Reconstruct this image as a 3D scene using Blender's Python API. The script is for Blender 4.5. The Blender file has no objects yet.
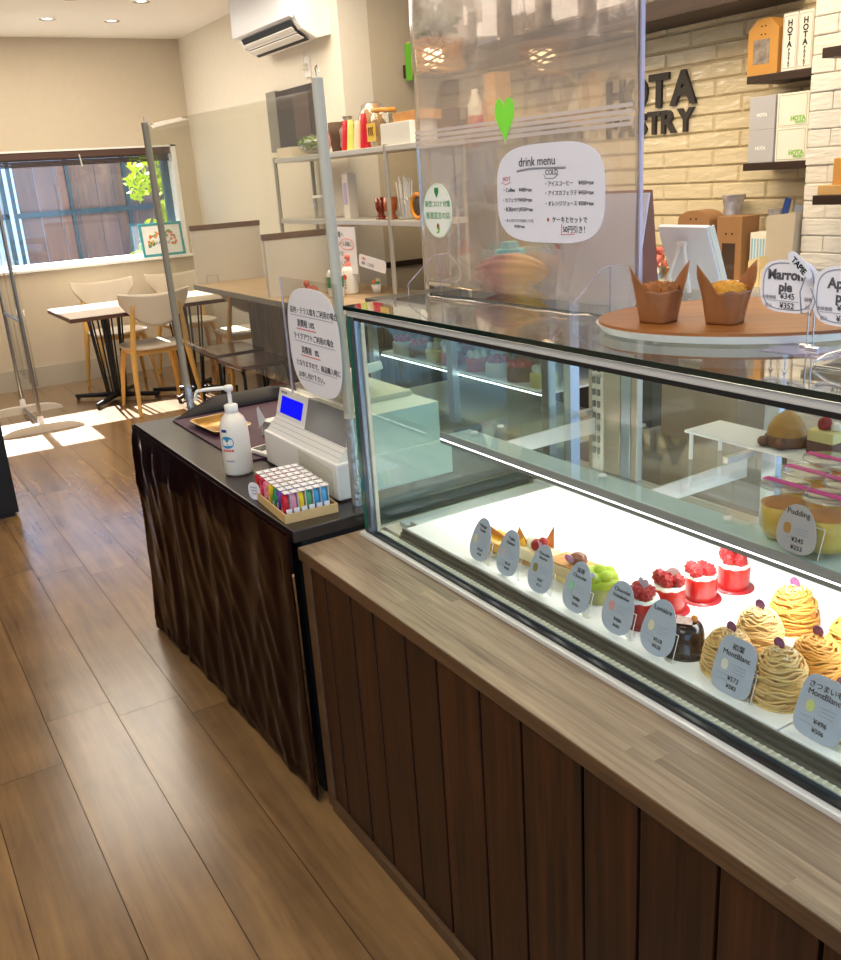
import bpy, bmesh, math, random
from mathutils import Vector, Matrix, noise
random.seed(7)
C = bpy.context.scene
R = math.radians
PI = math.pi

# ------------------------------------------------------------------ camera
cam_d = bpy.data.cameras.new('camera')
cam = bpy.data.objects.new('camera', cam_d)
C.collection.objects.link(cam)
C.camera = cam
yaw, pitch, roll = R(30.742), R(18.436), R(-3.850)
fwd = Vector((math.sin(yaw) * math.cos(pitch), math.cos(yaw) * math.cos(pitch), -math.sin(pitch)))
rgt = Vector((math.cos(yaw), -math.sin(yaw), 0))
upv = rgt.cross(fwd)
r2 = rgt * math.cos(roll) + upv * math.sin(roll)
u2 = -rgt * math.sin(roll) + upv * math.cos(roll)
mw = Matrix((r2, u2, -fwd)).transposed().to_4x4()
mw.translation = Vector((0, 0, 1.5))
cam.matrix_world = mw
cam_d.sensor_fit = 'HORIZONTAL'
cam_d.sensor_width = 36
cam_d.lens = 919.65 * 36 / 841
cam_d.clip_start = 0.05

# ------------------------------------------------------------------ world, sun, lamps, exposure
w = bpy.data.worlds.new('sky')
C.world = w
w.use_nodes = True
nt = w.node_tree
bgn = nt.nodes['Background']
wtc = nt.nodes.new('ShaderNodeTexCoord')
wsp = nt.nodes.new('ShaderNodeSeparateXYZ')
wcr = nt.nodes.new('ShaderNodeValToRGB')
wcr.color_ramp.elements[0].position = 0.0
wcr.color_ramp.elements[0].color = (.50, .72, 1.0, 1)
wcr.color_ramp.elements[1].position = .7
wcr.color_ramp.elements[1].color = (.20, .43, .95, 1)
nt.links.new(wtc.outputs['Generated'], wsp.inputs[0])
nt.links.new(wsp.outputs['Z'], wcr.inputs[0])
nt.links.new(wcr.outputs[0], bgn.inputs[0])
bgn.inputs[1].default_value = 1.6

def lamp(name, kind, loc, energy, color=(1, 1, 1), direction=(0, 0, -1), **kw):
    d = bpy.data.lights.new(name, kind)
    d.energy = energy
    d.color = color
    for k, v in kw.items():
        setattr(d, k, v)
    o = bpy.data.objects.new(name, d)
    C.collection.objects.link(o)
    o.location = loc
    o.rotation_euler = Vector(direction).to_track_quat('-Z', 'Y').to_euler()
    return o

lamp('sun', 'SUN', (1, 12, 6), 26, (1, .95, .86), (-.012, -1, -.79), angle=R(.6))
WARM = (1, .90, .76)
# ceiling lights of the shop, then an added fill over the bar
lamp('ceiling_lamp_shop', 'AREA', (-.3, 1.2, 2.66), 30, WARM, shape='RECTANGLE', size=1.2, size_y=2.4)
lamp('ceiling_lamp_kitchen', 'AREA', (2.3, 2.6, 2.66), 48, (1, .82, .58), shape='RECTANGLE', size=1.2, size_y=2.6)
lamp('ceiling_lamp_seats', 'AREA', (1.3, 6.5, 2.66), 38, (1, .9, .76), shape='RECTANGLE', size=1.6, size_y=2.2)
lamp('bar_fill_lamp', 'AREA', (2.3, 4.7, 2.66), 16, (1, .88, .7), shape='RECTANGLE', size=.6, size_y=1.4)  # added fill that brightens the bar and the wall behind, no fitting there
# strip lights inside the display case
lamp('case_strip_lamp', 'AREA', (1.16, .68, .895), 6.6, (1, .97, .92), (.5, 0, -1), shape='RECTANGLE', size=2.1, size_y=.02, spread=R(150))

C.view_settings.view_transform = 'Standard'
C.view_settings.look = 'None'
C.view_settings.gamma = 1
C.view_settings.use_curve_mapping = False
C.view_settings.exposure = 0.42
C.cycles.transparent_max_bounces = 32
C.cycles.max_bounces = 14
C.cycles.sample_clamp_indirect = 6

# ------------------------------------------------------------------ materials
def lin(c):
    return tuple((x / 12.92 if x <= .04045 else ((x + .055) / 1.055) ** 2.4) for x in c)

def hx(s):
    return lin(tuple(int(s[i:i + 2], 16) / 255 for i in (0, 2, 4)))

def mat(name, col, rough=.5, metal=0, spec=.5, var=0, vscale=8, bump=0, bscale=60, coat=0, emit=0, trans=0, sss=0, stretch=None, detail=4):
    m = bpy.data.materials.new(name)
    m.use_nodes = True
    t = m.node_tree
    b = t.nodes['Principled BSDF']
    if isinstance(col, str):
        col = hx(col)
    b.inputs['Base Color'].default_value = (*col, 1)
    b.inputs['Roughness'].default_value = rough
    b.inputs['Metallic'].default_value = metal
    b.inputs['Specular IOR Level'].default_value = spec
    b.inputs['Coat Weight'].default_value = coat
    b.inputs['Coat Roughness'].default_value = .08
    if trans:
        b.inputs['Transmission Weight'].default_value = trans
    if sss:
        b.inputs['Subsurface Weight'].default_value = sss
        b.inputs['Subsurface Scale'].default_value = .02
    if emit:
        b.inputs['Emission Color'].default_value = (*col, 1)
        b.inputs['Emission Strength'].default_value = emit
    tc = t.nodes.new('ShaderNodeTexCoord')
    mp = t.nodes.new('ShaderNodeMapping')
    t.links.new(tc.outputs['Object'], mp.inputs[0])
    if stretch:
        mp.inputs['Scale'].default_value = stretch
    if var:
        n = t.nodes.new('ShaderNodeTexNoise')
        n.inputs['Scale'].default_value = vscale
        n.inputs['Detail'].default_value = detail
        n.inputs['Roughness'].default_value = .6
        t.links.new(mp.outputs[0], n.inputs['Vector'])
        mr = t.nodes.new('ShaderNodeMapRange')
        mr.inputs[1].default_value = .3
        mr.inputs[2].default_value = .7
        mr.inputs[3].default_value = 1 - var
        mr.inputs[4].default_value = 1 + var
        t.links.new(n.outputs[0], mr.inputs[0])
        mx = t.nodes.new('ShaderNodeVectorMath')
        mx.operation = 'SCALE'
        mx.inputs[0].default_value = col
        t.links.new(mr.outputs[0], mx.inputs[3])
        t.links.new(mx.outputs[0], b.inputs['Base Color'])
    if bump:
        n2 = t.nodes.new('ShaderNodeTexNoise')
        n2.inputs['Scale'].default_value = bscale
        n2.inputs['Detail'].default_value = 3
        t.links.new(mp.outputs[0], n2.inputs['Vector'])
        bp = t.nodes.new('ShaderNodeBump')
        bp.inputs['Strength'].default_value = bump
        bp.inputs['Distance'].default_value = .01
        t.links.new(n2.outputs[0], bp.inputs['Height'])
        t.links.new(bp.outputs[0], b.inputs['Normal'])
    return m

def wood(name, c1, c2, rough=.5, axis=1, scale=1.0, tint_attr=False, grain=.5, knots=True, bump=.15, spec=.5, coat=0):
    """long grained wood; axis = grain direction in object space"""
    m = bpy.data.materials.new(name)
    m.use_nodes = True
    t = m.node_tree
    b = t.nodes['Principled BSDF']
    b.inputs['Roughness'].default_value = rough
    b.inputs['Specular IOR Level'].default_value = spec
    b.inputs['Coat Weight'].default_value = coat
    b.inputs['Coat Roughness'].default_value = .2
    tc = t.nodes.new('ShaderNodeTexCoord')
    src = tc.outputs['Object']
    if tint_attr:
        at = t.nodes.new('ShaderNodeAttribute')
        at.attribute_name = 'tint'
        ad = t.nodes.new('ShaderNodeVectorMath')
        ad.operation = 'MULTIPLY_ADD'
        ad.inputs[1].default_value = (7, 7, 7)
        t.links.new(at.outputs['Fac'], ad.inputs[0])
        t.links.new(src, ad.inputs[2])
        src = ad.outputs[0]
    mp = t.nodes.new('ShaderNodeMapping')
    s = [14 * scale] * 3
    s[axis] = 1.1 * scale
    mp.inputs['Scale'].default_value = s
    t.links.new(src, mp.inputs[0])
    n = t.nodes.new('ShaderNodeTexNoise')
    n.inputs['Scale'].default_value = 1.0
    n.inputs['Detail'].default_value = 8
    n.inputs['Roughness'].default_value = .62
    n.inputs['Distortion'].default_value = .6
    t.links.new(mp.outputs[0], n.inputs['Vector'])
    mp2 = t.nodes.new('ShaderNodeMapping')
    s2 = [90 * scale] * 3
    s2[axis] = 3 * scale
    mp2.inputs['Scale'].default_value = s2
    t.links.new(src, mp2.inputs[0])
    n2 = t.nodes.new('ShaderNodeTexNoise')
    n2.inputs['Scale'].default_value = 1.0
    n2.inputs['Detail'].default_value = 4
    t.links.new(mp2.outputs[0], n2.inputs['Vector'])
    n3 = t.nodes.new('ShaderNodeTexNoise')
    n3.inputs['Scale'].default_value = 4.5 * scale
    n3.inputs['Detail'].default_value = 3
    t.links.new(src, n3.inputs['Vector'])
    a1 = t.nodes.new('ShaderNodeMath'); a1.operation = 'MULTIPLY_ADD'
    a1.inputs[1].default_value = grain
    t.links.new(n2.outputs[0], a1.inputs[0]); t.links.new(n.outputs[0], a1.inputs[2])
    a2 = t.nodes.new('ShaderNodeMath'); a2.operation = 'MULTIPLY_ADD'
    a2.inputs[1].default_value = .45 if knots else .1
    t.links.new(n3.outputs[0], a2.inputs[0]); t.links.new(a1.outputs[0], a2.inputs[2])
    mr = t.nodes.new('ShaderNodeMapRange')
    mid = .5 + .5 * grain + .5 * (.45 if knots else .1)
    mr.inputs[1].default_value = mid - .32
    mr.inputs[2].default_value = mid + .32
    t.links.new(a2.outputs[0], mr.inputs[0])
    mx = t.nodes.new('ShaderNodeMix'); mx.data_type = 'RGBA'
    mx.inputs[6].default_value = (*hx(c1), 1)
    mx.inputs[7].default_value = (*hx(c2), 1)
    t.links.new(mr.outputs[0], mx.inputs[0])
    out = mx.outputs[2]
    if tint_attr:
        mr2 = t.nodes.new('ShaderNodeMapRange')
        mr2.inputs[3].default_value = .72
        mr2.inputs[4].default_value = 1.28
        t.links.new(at.outputs['Fac'], mr2.inputs[0])
        vm = t.nodes.new('ShaderNodeVectorMath'); vm.operation = 'SCALE'
        t.links.new(out, vm.inputs[0]); t.links.new(mr2.outputs[0], vm.inputs[3])
        out = vm.outputs[0]
    t.links.new(out, b.inputs['Base Color'])
    if bump:
        bp = t.nodes.new('ShaderNodeBump')
        bp.inputs['Strength'].default_value = bump
        bp.inputs['Distance'].default_value = .004
        t.links.new(a1.outputs[0], bp.inputs['Height'])
        t.links.new(bp.outputs[0], b.inputs['Normal'])
    return m

def clear(name, tint=(1, 1, 1), base=.04, haze=0, hazecol=(1, 1, 1), power=5, gain=.9, blur=0, rough=.02):
    """clear pane: straight transmission, mirror reflection growing towards grazing angles"""
    m = bpy.data.materials.new(name)
    m.use_nodes = True
    t = m.node_tree
    t.nodes.remove(t.nodes['Principled BSDF'])
    o = t.nodes['Material Output']
    tr = t.nodes.new('ShaderNodeBsdfTransparent'); tr.inputs[0].default_value = (*tint, 1)
    cur = tr.outputs[0]
    if blur:
        rf = t.nodes.new('ShaderNodeBsdfRefraction')
        rf.inputs['Color'].default_value = (*tint, 1)
        rf.inputs['Roughness'].default_value = blur
        rf.inputs['IOR'].default_value = 1.12
        ms = t.nodes.new('ShaderNodeMixShader'); ms.inputs[0].default_value = .75
        t.links.new(cur, ms.inputs[1]); t.links.new(rf.outputs[0], ms.inputs[2])
        cur = ms.outputs[0]
    if haze:
        df = t.nodes.new('ShaderNodeBsdfDiffuse'); df.inputs[0].default_value = (*hazecol, 1)
        tl = t.nodes.new('ShaderNodeBsdfTranslucent'); tl.inputs[0].default_value = (*hazecol, 1)
        m1 = t.nodes.new('ShaderNodeMixShader'); m1.inputs[0].default_value = .5
        t.links.new(df.outputs[0], m1.inputs[1]); t.links.new(tl.outputs[0], m1.inputs[2])
        m2 = t.nodes.new('ShaderNodeMixShader'); m2.inputs[0].default_value = haze
        t.links.new(cur, m2.inputs[1]); t.links.new(m1.outputs[0], m2.inputs[2])
        cur = m2.outputs[0]
    gl = t.nodes.new('ShaderNodeBsdfGlossy'); gl.inputs['Roughness'].default_value = rough
    lw = t.nodes.new('ShaderNodeLayerWeight'); lw.inputs[0].default_value = .5
    pw = t.nodes.new('ShaderNodeMath'); pw.operation = 'POWER'; pw.inputs[1].default_value = power
    t.links.new(lw.outputs['Facing'], pw.inputs[0])
    ma = t.nodes.new('ShaderNodeMath'); ma.operation = 'MULTIPLY_ADD'; ma.inputs[1].default_value = gain; ma.inputs[2].default_value = base
    t.links.new(pw.outputs[0], ma.inputs[0])
    m3 = t.nodes.new('ShaderNodeMixShader')
    t.links.new(ma.outputs[0], m3.inputs[0]); t.links.new(cur, m3.inputs[1]); t.links.new(gl.outputs[0], m3.inputs[2])
    t.links.new(m3.outputs[0], o.inputs['Surface'])
    return m

def emis(name, col, s):
    m = bpy.data.materials.new(name)
    m.use_nodes = True
    t = m.node_tree
    t.nodes.remove(t.nodes['Principled BSDF'])
    e = t.nodes.new('ShaderNodeEmission')
    e.inputs[0].default_value = (*col, 1); e.inputs[1].default_value = s
    t.links.new(e.outputs[0], t.nodes['Material Output'].inputs[0])
    return m

M = {}
M['ceiling'] = mat('ceiling_paint', 'EDE6DA', .9, bump=.05, bscale=40)
M['wall'] = mat('wall_paper_cream', 'CBBDA5', .9, var=.02, vscale=20, bump=.08, bscale=90)
M['wall_side'] = mat('wall_paper_ivory', 'E6DDCB', .9, var=.02, vscale=20, bump=.08, bscale=90)
M['white'] = mat('white_paint', 'F2EFE8', .5)
M['plastic_white'] = mat('white_plastic', 'EDEBE6', .35)
M['plastic_cream'] = mat('cream_plastic', 'D9D3C4', .4)
M['plastic_grey'] = mat('grey_plastic', '9A9A9A', .3)
M['paper'] = mat('white_paper', 'E9E8F0', .7)
M['paper_grey'] = mat('grey_card', 'C3C7D0', .6)
M['ink'] = mat('black_ink', '1B1A20', .7)
M['ink_red'] = mat('red_ink', 'D8574F', .7)
M['ink_grey'] = mat('grey_ink', '9A9AA4', .7)
M['ink_green'] = mat('green_ink', '7DC242', .6)
M['sign_black'] = mat('charcoal_letters', '35302D', .55)
M['skirt'] = mat('beige_skirting', 'BDB4A0', .6)
M['walnut'] = wood('walnut_wood', '38200F', '63391F', .45, axis=1, scale=1.3)
M['walnut_x'] = wood('walnut_wood_crosswise', '38200F', '6B3F24', .4, axis=0, scale=1.3)
M['darkwood'] = wood('dark_shelf_wood', '20130C', '3E2718', .5, axis=1)
M['floor'] = wood('oak_floor_planks', '64492F', 'A98354', .25, axis=1, scale=1.0, tint_attr=True, grain=.25, bump=.05, spec=.6, coat=.7)
M['gap'] = mat('dark_gap', '2A1D12', .9)
M['counter_plank'] = wood('dark_brown_boards', '100504', '4A2611', .36, axis=2, scale=1.0, tint_attr=True, grain=.9, bump=.12)
M['ledge'] = wood('grey_brown_ledge', '5A4938', 'AC967A', .40, axis=1, scale=1.6, tint_attr=True, grain=.7, knots=False, bump=.08)
M['ledge_edge'] = wood('brown_ledge_edge', '4A331F', '6E5034', .5, axis=1, scale=1.5)
M['bar_top'] = wood('pale_oak_top', 'A68A68', 'C4AA86', .45, axis=1, scale=1.5)
M['bar_plank'] = wood('weathered_brown_planks', '46362C', '86705E', .6, axis=2, scale=1.3, tint_attr=True)
M['birch'] = wood('birch_wood', 'D29A45', 'E8BB6C', .45, axis=2, scale=1.5, knots=False, grain=.3, bump=.03)
M['birch_panel'] = wood('birch_ply_white_oiled', 'D8CDBA', 'E6DDCD', .4, axis=0, scale=1.5, knots=False, grain=.2, bump=.02)
M['chrome'] = mat('chrome', 'D8D8D8', .15, 1)
M['steel'] = mat('brushed_steel', 'A9A8A4', .32, 1, var=.06, vscale=30)
M['alu'] = mat('satin_aluminium', 'C4C8CE', .35, .9)
M['alu_dark'] = mat('dark_aluminium', '6E6E6A', .35, .8)
M['alu_blue'] = mat('grey_blue_aluminium', '8E9AA8', .3, .8)
M['black'] = mat('black_metal', '141414', .45)
M['rubber'] = mat('black_rubber', '0E0E10', .7)
M['glass'] = clear('case_glass', (.955, .985, .975), base=.05)
M['glass_top'] = clear('case_top_glass', (.93, .96, .95), base=.07, power=3.2, gain=.95)
M['glass_edge'] = mat('green_glass_edge', '2E6B5C', .1, spec=.8)
M['glass_edge_dark'] = mat('dark_green_glass_edge', '10201C', .12, spec=.8)
M['glass_end'] = clear('fogged_end_glass', (.80, .92, .89), base=.06, haze=.025, hazecol=(.75, .92, .88), power=3)
M['window_glass'] = clear('window_glass', (.93, .96, 1), base=.04)
M['acrylic'] = clear('clear_acrylic', (.975, .98, .97), base=.035)
M['acrylic_warm'] = clear('clear_smoky_acrylic', (.90, .90, .86), base=.035, haze=.03, gain=.3)
M['acrylic_edge'] = clear('lilac_acrylic_edge', (.80, .74, .86), base=.12, haze=.35, hazecol=(.80, .74, .88))
M['film'] = clear('hazy_vinyl_film', (.94, .91, .89), base=.05, haze=.10, hazecol=(.96, .89, .86), blur=.05, rough=.12)
M['film_tape'] = clear('vinyl_tape_strip', (.85, .82, .82), base=.08, haze=.45, hazecol=(.93, .88, .86), rough=.2)
M['bag'] = clear('clear_plastic_bag', (.92, .92, .92), base=.12, haze=.10, power=3)
M['led'] = emis('led_white', (1, .97, .93), 6)
# ------------------------------------------------------------------ mesh helpers
def link(name, me, m, parent=None):
    o = bpy.data.objects.new(name, me)
    C.collection.objects.link(o)
    for mm in (m if isinstance(m, (list, tuple)) else [m]):
        me.materials.append(mm)
    if parent is not None:
        o.parent = parent
    return o

class MB:
    """collects shapes and links them as one mesh object"""
    def __init__(s):
        s.v = []; s.f = []; s.sm = []; s.mi = []; s.at = []
        s.T = Matrix.Identity(4)
    def add(s, vs, fs, smooth=False, mi=0, tint=.5):
        k = len(s.v)
        s.v += [tuple(s.T @ Vector(p)) for p in vs]
        for f in fs:
            s.f.append([i + k for i in f]); s.sm.append(smooth); s.mi.append(mi); s.at.append(tint)
        return s
    def box(s, c, d, rot=None, bev=0, mi=0, tint=.5):
        x, y, z = (q / 2 for q in d)
        bev = min(bev, .49 * min(d))
        M3 = Matrix.Identity(4) if rot is None else rot
        c = Vector(c)
        if not bev:
            vs = [(a * x, b * y, g * z) for a in (-1, 1) for b in (-1, 1) for g in (-1, 1)]
            fs = [(0, 1, 3, 2), (4, 6, 7, 5), (0, 4, 5, 1), (2, 3, 7, 6), (0, 2, 6, 4), (1, 5, 7, 3)]
        else:
            b = bmesh.new()
            bmesh.ops.create_cube(b, size=1)
            for v in b.verts:
                v.co = Vector((v.co.x * d[0], v.co.y * d[1], v.co.z * d[2]))
            bmesh.ops.bevel(b, geom=b.edges[:], offset=bev, segments=2, affect='EDGES', profile=.6)
            b.verts.index_update()
            vs = [tuple(v.co) for v in b.verts]
            fs = [[v.index for v in f.verts] for f in b.faces]
            b.free()
        return s.add([tuple(c + (M3 @ Vector(p)).xyz if rot is not None else c + Vector(p)) for p in vs], fs, False, mi, tint)
    def span(s, a, b, **k):
        return s.box([(p + q) / 2 for p, q in zip(a, b)], [abs(q - p) for p, q in zip(a, b)], **k)
    def tube(s, pts, r, n=10, closed=False, smooth=True, mi=0, caps=True):
        pts = [Vector(p) for p in pts]
        rs = r if isinstance(r, (list, tuple)) else [r] * len(pts)
        m = len(pts)
        vs = []; ref = None
        for i, p in enumerate(pts):
            if closed:
                d = pts[(i + 1) % m] - pts[i - 1]
            else:
                d = pts[min(i + 1, m - 1)] - pts[max(i - 1, 0)]
            d.normalize()
            if ref is None:
                ref = Vector((0, 0, 1)) if abs(d.z) < .9 else Vector((1, 0, 0))
            a = (ref - d * ref.dot(d))
            if a.length < 1e-6:
                a = d.orthogonal()
            a.normalize(); ref = a
            bb = d.cross(a)
            for k in range(n):
                t = 2 * PI * k / n
                vs.append(tuple(p + (a * math.cos(t) + bb * math.sin(t)) * rs[i]))
        fs = []
        for i in range(m if closed else m - 1):
            j = (i + 1) % m
            for k in range(n):
                l = (k + 1) % n
                fs.append((i * n + k, i * n + l, j * n + l, j * n + k))
        s.add(vs, fs, smooth, mi)
        if not closed and caps:
            s.add(vs[:n], [list(range(n))[::-1]], False, mi)
            s.add(vs[-n:], [list(range(n))], False, mi)
        return s
    def lathe(s, prof, c=(0, 0, 0), n=32, smooth=True, mi=0, wob=None):
        c = Vector(c); vs = []; fs = []
        for (r, z) in prof:
            for k in range(n):
                t = 2 * PI * k / n
                q = r * (wob(t, z) if wob else 1)
                vs.append(tuple(c + Vector((q * math.cos(t), q * math.sin(t), z))))
        for i in range(len(prof) - 1):
            for k in range(n):
                l = (k + 1) % n
                fs.append((i * n + k, i * n + l, (i + 1) * n + l, (i + 1) * n + k))
        s.add(vs, fs, smooth, mi)
        if prof[0][0] > 1e-5:
            s.add(vs[:n], [list(range(n))[::-1]], False, mi)
        if prof[-1][0] > 1e-5:
            s.add(vs[-n:], [list(range(n))], False, mi)
        return s
    def ball(s, c, r, n=14, mi=0, sc=(1, 1, 1), wob=0):
        vs = []; fs = []; k = n // 2
        c = Vector(c)
        for i in range(k + 1):
            ph = PI * i / k
            for j in range(n):
                t = 2 * PI * j / n
                p = Vector((math.sin(ph) * math.cos(t) * sc[0], math.sin(ph) * math.sin(t) * sc[1], math.cos(ph) * sc[2])) * r
                if wob:
                    p *= 1 + wob * noise.noise(p / r * 3 + c * 50)
                vs.append(tuple(c + p))
        for i in range(k):
            for j in range(n):
                l = (j + 1) % n
                fs.append((i * n + j, (i + 1) * n + j, (i + 1) * n + l, i * n + l))
        return s.add(vs, fs, True, mi)
    def prism(s, outline, t, plane='xz', off=0, mi=0, smooth=False):
        """outline (list of 2D points, counter-clockwise) extruded by t; plane xz faces -y, xy faces +z, yz faces -x"""
        n = len(outline)
        def P(p, d):
            if plane == 'xz':
                return (p[0], off + d, p[1])
            if plane == 'xy':
                return (p[0], p[1], off - d)
            return (off + d, -p[0], p[1])
        vs = [P(p, 0) for p in outline] + [P(p, t) for p in outline]
        s.add(vs, [list(range(n)), list(range(2 * n - 1, n - 1, -1))], False, mi)
        s.add(vs, [(i, i + n, (i + 1) % n + n, (i + 1) % n) for i in range(n)], smooth, mi)
        return s
    def grid(s, fn, nu, nv, smooth=True, mi=0, thick=0):
        vs = [fn(i / nu, j / nv) for i in range(nu + 1) for j in range(nv + 1)]
        fs = [(i * (nv + 1) + j, (i + 1) * (nv + 1) + j, (i + 1) * (nv + 1) + j + 1, i * (nv + 1) + j + 1) for i in range(nu) for j in range(nv)]
        return s.add(vs, fs, smooth, mi)
    def mesh(s, name):
        me = bpy.data.meshes.new(name)
        me.from_pydata(s.v, [], s.f)
        me.polygons.foreach_set('use_smooth', s.sm)
        me.polygons.foreach_set('material_index', s.mi)
        if any(a != .5 for a in s.at):
            a = me.attributes.new('tint', 'FLOAT', 'FACE')
            a.data.foreach_set('value', s.at)
        me.update()
        return me
    def build(s, name, m, parent=None):
        me = s.mesh(name)
        b = bmesh.new(); b.from_mesh(me)
        bmesh.ops.recalc_face_normals(b, faces=b.faces[:])
        b.to_mesh(me); b.free()
        return link(name, me, m, parent)

def tag(o, label, cat, group=None, kind=None):
    o['label'] = label; o['category'] = cat
    if group: o['group'] = group
    if kind: o['kind'] = kind
    return o

def thing(name, label, cat, loc=(0, 0, 0), rz=0, group=None, rot=None):
    o = bpy.data.objects.new(name, None)
    C.collection.objects.link(o)
    o.location = loc
    o.rotation_euler = rot if rot else (0, 0, rz)
    return tag(o, label, cat, group)

def struct(name, mb, m, parent=None):
    o = mb.build(name, m, parent) if isinstance(mb, MB) else mb
    if parent is None:
        o['kind'] = 'structure'
    return o

def kids(o):
    return [c for c in bpy.data.objects if c.parent == o]

def dup(o, loc, rz=None, label=None, group=None):
    def cp(x, par):
        c = x.copy(); C.collection.objects.link(c)
        if par is not None: c.parent = par
        for ch in kids(x): cp(ch, c)
        return c
    r = cp(o, None)
    r.location = loc
    if rz is not None: r.rotation_euler = (r.rotation_euler[0], r.rotation_euler[1], rz)
    if label: r['label'] = label
    if group: r['group'] = group
    return r

def rrect(w, h, r, n=6, cx=0, cz=0):
    pts = []
    for (sx, sz, a0) in ((1, -1, -PI / 2), (1, 1, 0), (-1, 1, PI / 2), (-1, -1, PI)):
        for k in range(n + 1):
            a = a0 + PI / 2 * k / n
            pts.append((cx + sx * (w / 2 - r) + r * math.cos(a), cz + sz * (h / 2 - r) + r * math.sin(a)))
    return pts

def superell(w, h, p=2.6, n=40, egg=0, cx=0, cz=0):
    pts = []
    for k in range(n):
        a = 2 * PI * k / n
        c, s_ = math.cos(a), math.sin(a)
        x = abs(c) ** (2 / p) * (1 if c > 0 else -1) * w / 2
        z = abs(s_) ** (2 / p) * (1 if s_ > 0 else -1) * h / 2
        x *= 1 - egg * z / (h / 2)
        pts.append((cx + x, cz + z))
    return pts

def text(items, m, parent, name='lettering', y=-.0006, ext=.0002):
    """one mesh of writing in the local xz plane, read from -y. items: (body, x, z, size[, align, bold, rot])"""
    me_all = bmesh.new()
    for it in items:
        body, x, z, size = it[:4]
        al = it[4] if len(it) > 4 else 'LEFT'
        bold = it[5] if len(it) > 5 else 0
        rot = it[6] if len(it) > 6 else 0
        cu = bpy.data.curves.new('t', 'FONT')
        cu.body = body; cu.size = size; cu.align_x = al; cu.extrude = ext; cu.offset = bold
        cu.resolution_u = 3
        ob = bpy.data.objects.new('t', cu)
        C.collection.objects.link(ob)
        dg = bpy.context.evaluated_depsgraph_get()
        me = bpy.data.meshes.new_from_object(ob.evaluated_get(dg))
        me.transform(Matrix.Translation((x, y, z)) @ Matrix.Rotation(rot, 4, 'Y') @ Matrix.Rotation(PI / 2, 4, 'X'))
        me_all.from_mesh(me)
        bpy.data.objects.remove(ob); bpy.data.curves.remove(cu); bpy.data.meshes.remove(me)
    me = bpy.data.meshes.new(name)
    me_all.to_mesh(me); me_all.free()
    return link(name, me, m, parent)

FACE = -PI / 2      # rotation that makes local -y look towards the customers (-x)

# ------------------------------------------------------------------ the room
# floor: one plank per face, dark joints beneath
mb = MB()
mb.add([(-2.6, -2.2, -.004), (3.6, -2.2, -.004), (3.6, 8.3, -.004), (-2.6, 8.3, -.004)], [(0, 1, 2, 3)], mi=1)
rnd = random.Random(3)
known = {0: 2.69, 1: 2.585, 2: 3.76, -1: 2.44}
for k in range(-15, 18):
    x0 = .228 + .1905 * k
    off = known.get(k, rnd.uniform(0, 1.3))
    y = off - 1.3 * 5
    while y < 8.25:
        a, b = max(y, -2.2), min(y + 1.3, 8.25)
        if b > a + .02 and x0 < 3.55:
            mb.add([(x0 + .001, a + .001, 0), (x0 + .1895, a + .001, 0), (x0 + .1895, b - .001, 0), (x0 + .001, b - .001, 0)], [(0, 1, 2, 3)], tint=rnd.uniform(.3, .7))
        y += 1.3
fl = struct('floor', mb, [M['floor'], M['gap']])

struct('ceiling', MB().span((-2.6, -2.2, 2.68), (3.7, 8.4, 2.8)), M['ceiling'])
# far wall with the window opening x -1.2..2.64, z .955..1.86
WX0, WX1, WZ0, WZ1 = -1.2, 2.65, .955, 1.862
mb = MB()
mb.span((-2.6, 8.17, 0), (WX0, 8.37, 2.68)).span((WX1, 8.17, 0), (3.0, 8.37, 2.68))
mb.span((WX0, 8.17, 0), (WX1, 8.37, WZ0)).span((WX0, 8.17, WZ1), (WX1, 8.37, 2.68))
struct('wall_far', mb, M['wall'])
struct('wall_right', MB().span((2.80, 5.3, 0), (3.0, 8.17, 2.68)), M['wall_side'])
struct('wall_cross', MB().span((3.0, 5.3, 0), (3.7, 5.5, 2.68)), M['wall'])
struct('trim_1', MB().span((3.0, 5.285, .93), (3.5, 5.30, .965)), M['darkwood'])
struct('wall_left', MB().span((-2.6, -2.2, 0), (-2.5, 8.17, 2.68)), M['wall'])
struct('baseboard_far', MB().span((-2.5, 8.145, 0), (2.8, 8.17, .17)), M['skirt'])
struct('baseboard_right', MB().span((2.78, 6.3, 0), (2.8, 8.145, .17)), M['skirt'])

# tiled wall: bevelled, wavy glazed tiles in running bond
M['tile'] = mat('glazed_cream_tile', 'DFD0AE', .06, spec=.9, var=.05, vscale=5, bump=.9, bscale=13, stretch=(1, 1, 2.6), coat=.3)
M['grout'] = mat('tile_grout', 'C6B697', .9)
mb = MB().span((3.502, 2.0, 0), (3.6, 5.3, 2.68), mi=1)
row = 0; z = .93
while z < 2.66:
    y = 2.02 + (.15 if row % 2 else 0) - .3
    while y < 5.28:
        a, b = max(y, 2.0) + .0025, min(y + .3, 5.295) - .0025
        if b > a + .03:
            t = 3.502; f = 3.49; e = .006
            z0, z1 = z + .0025, min(z + .0735, 2.675) - .0025
            vs = [(t, a, z0), (t, b, z0), (t, b, z1), (t, a, z1), (f, a + e, z0 + e), (f, b - e, z0 + e), (f, b - e, z1 - e), (f, a + e, z1 - e)]
            mb.add(vs, [(4, 5, 6, 7)], mi=0, tint=rnd.random())
            mb.add(vs, [(0, 1, 5, 4), (1, 2, 6, 5), (2, 3, 7, 6), (3, 0, 4, 7)], mi=0, tint=rnd.random())
        y += .3
    z += .0735; row += 1
struct('wall_tiled', mb, [M['tile'], M['grout']])
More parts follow.
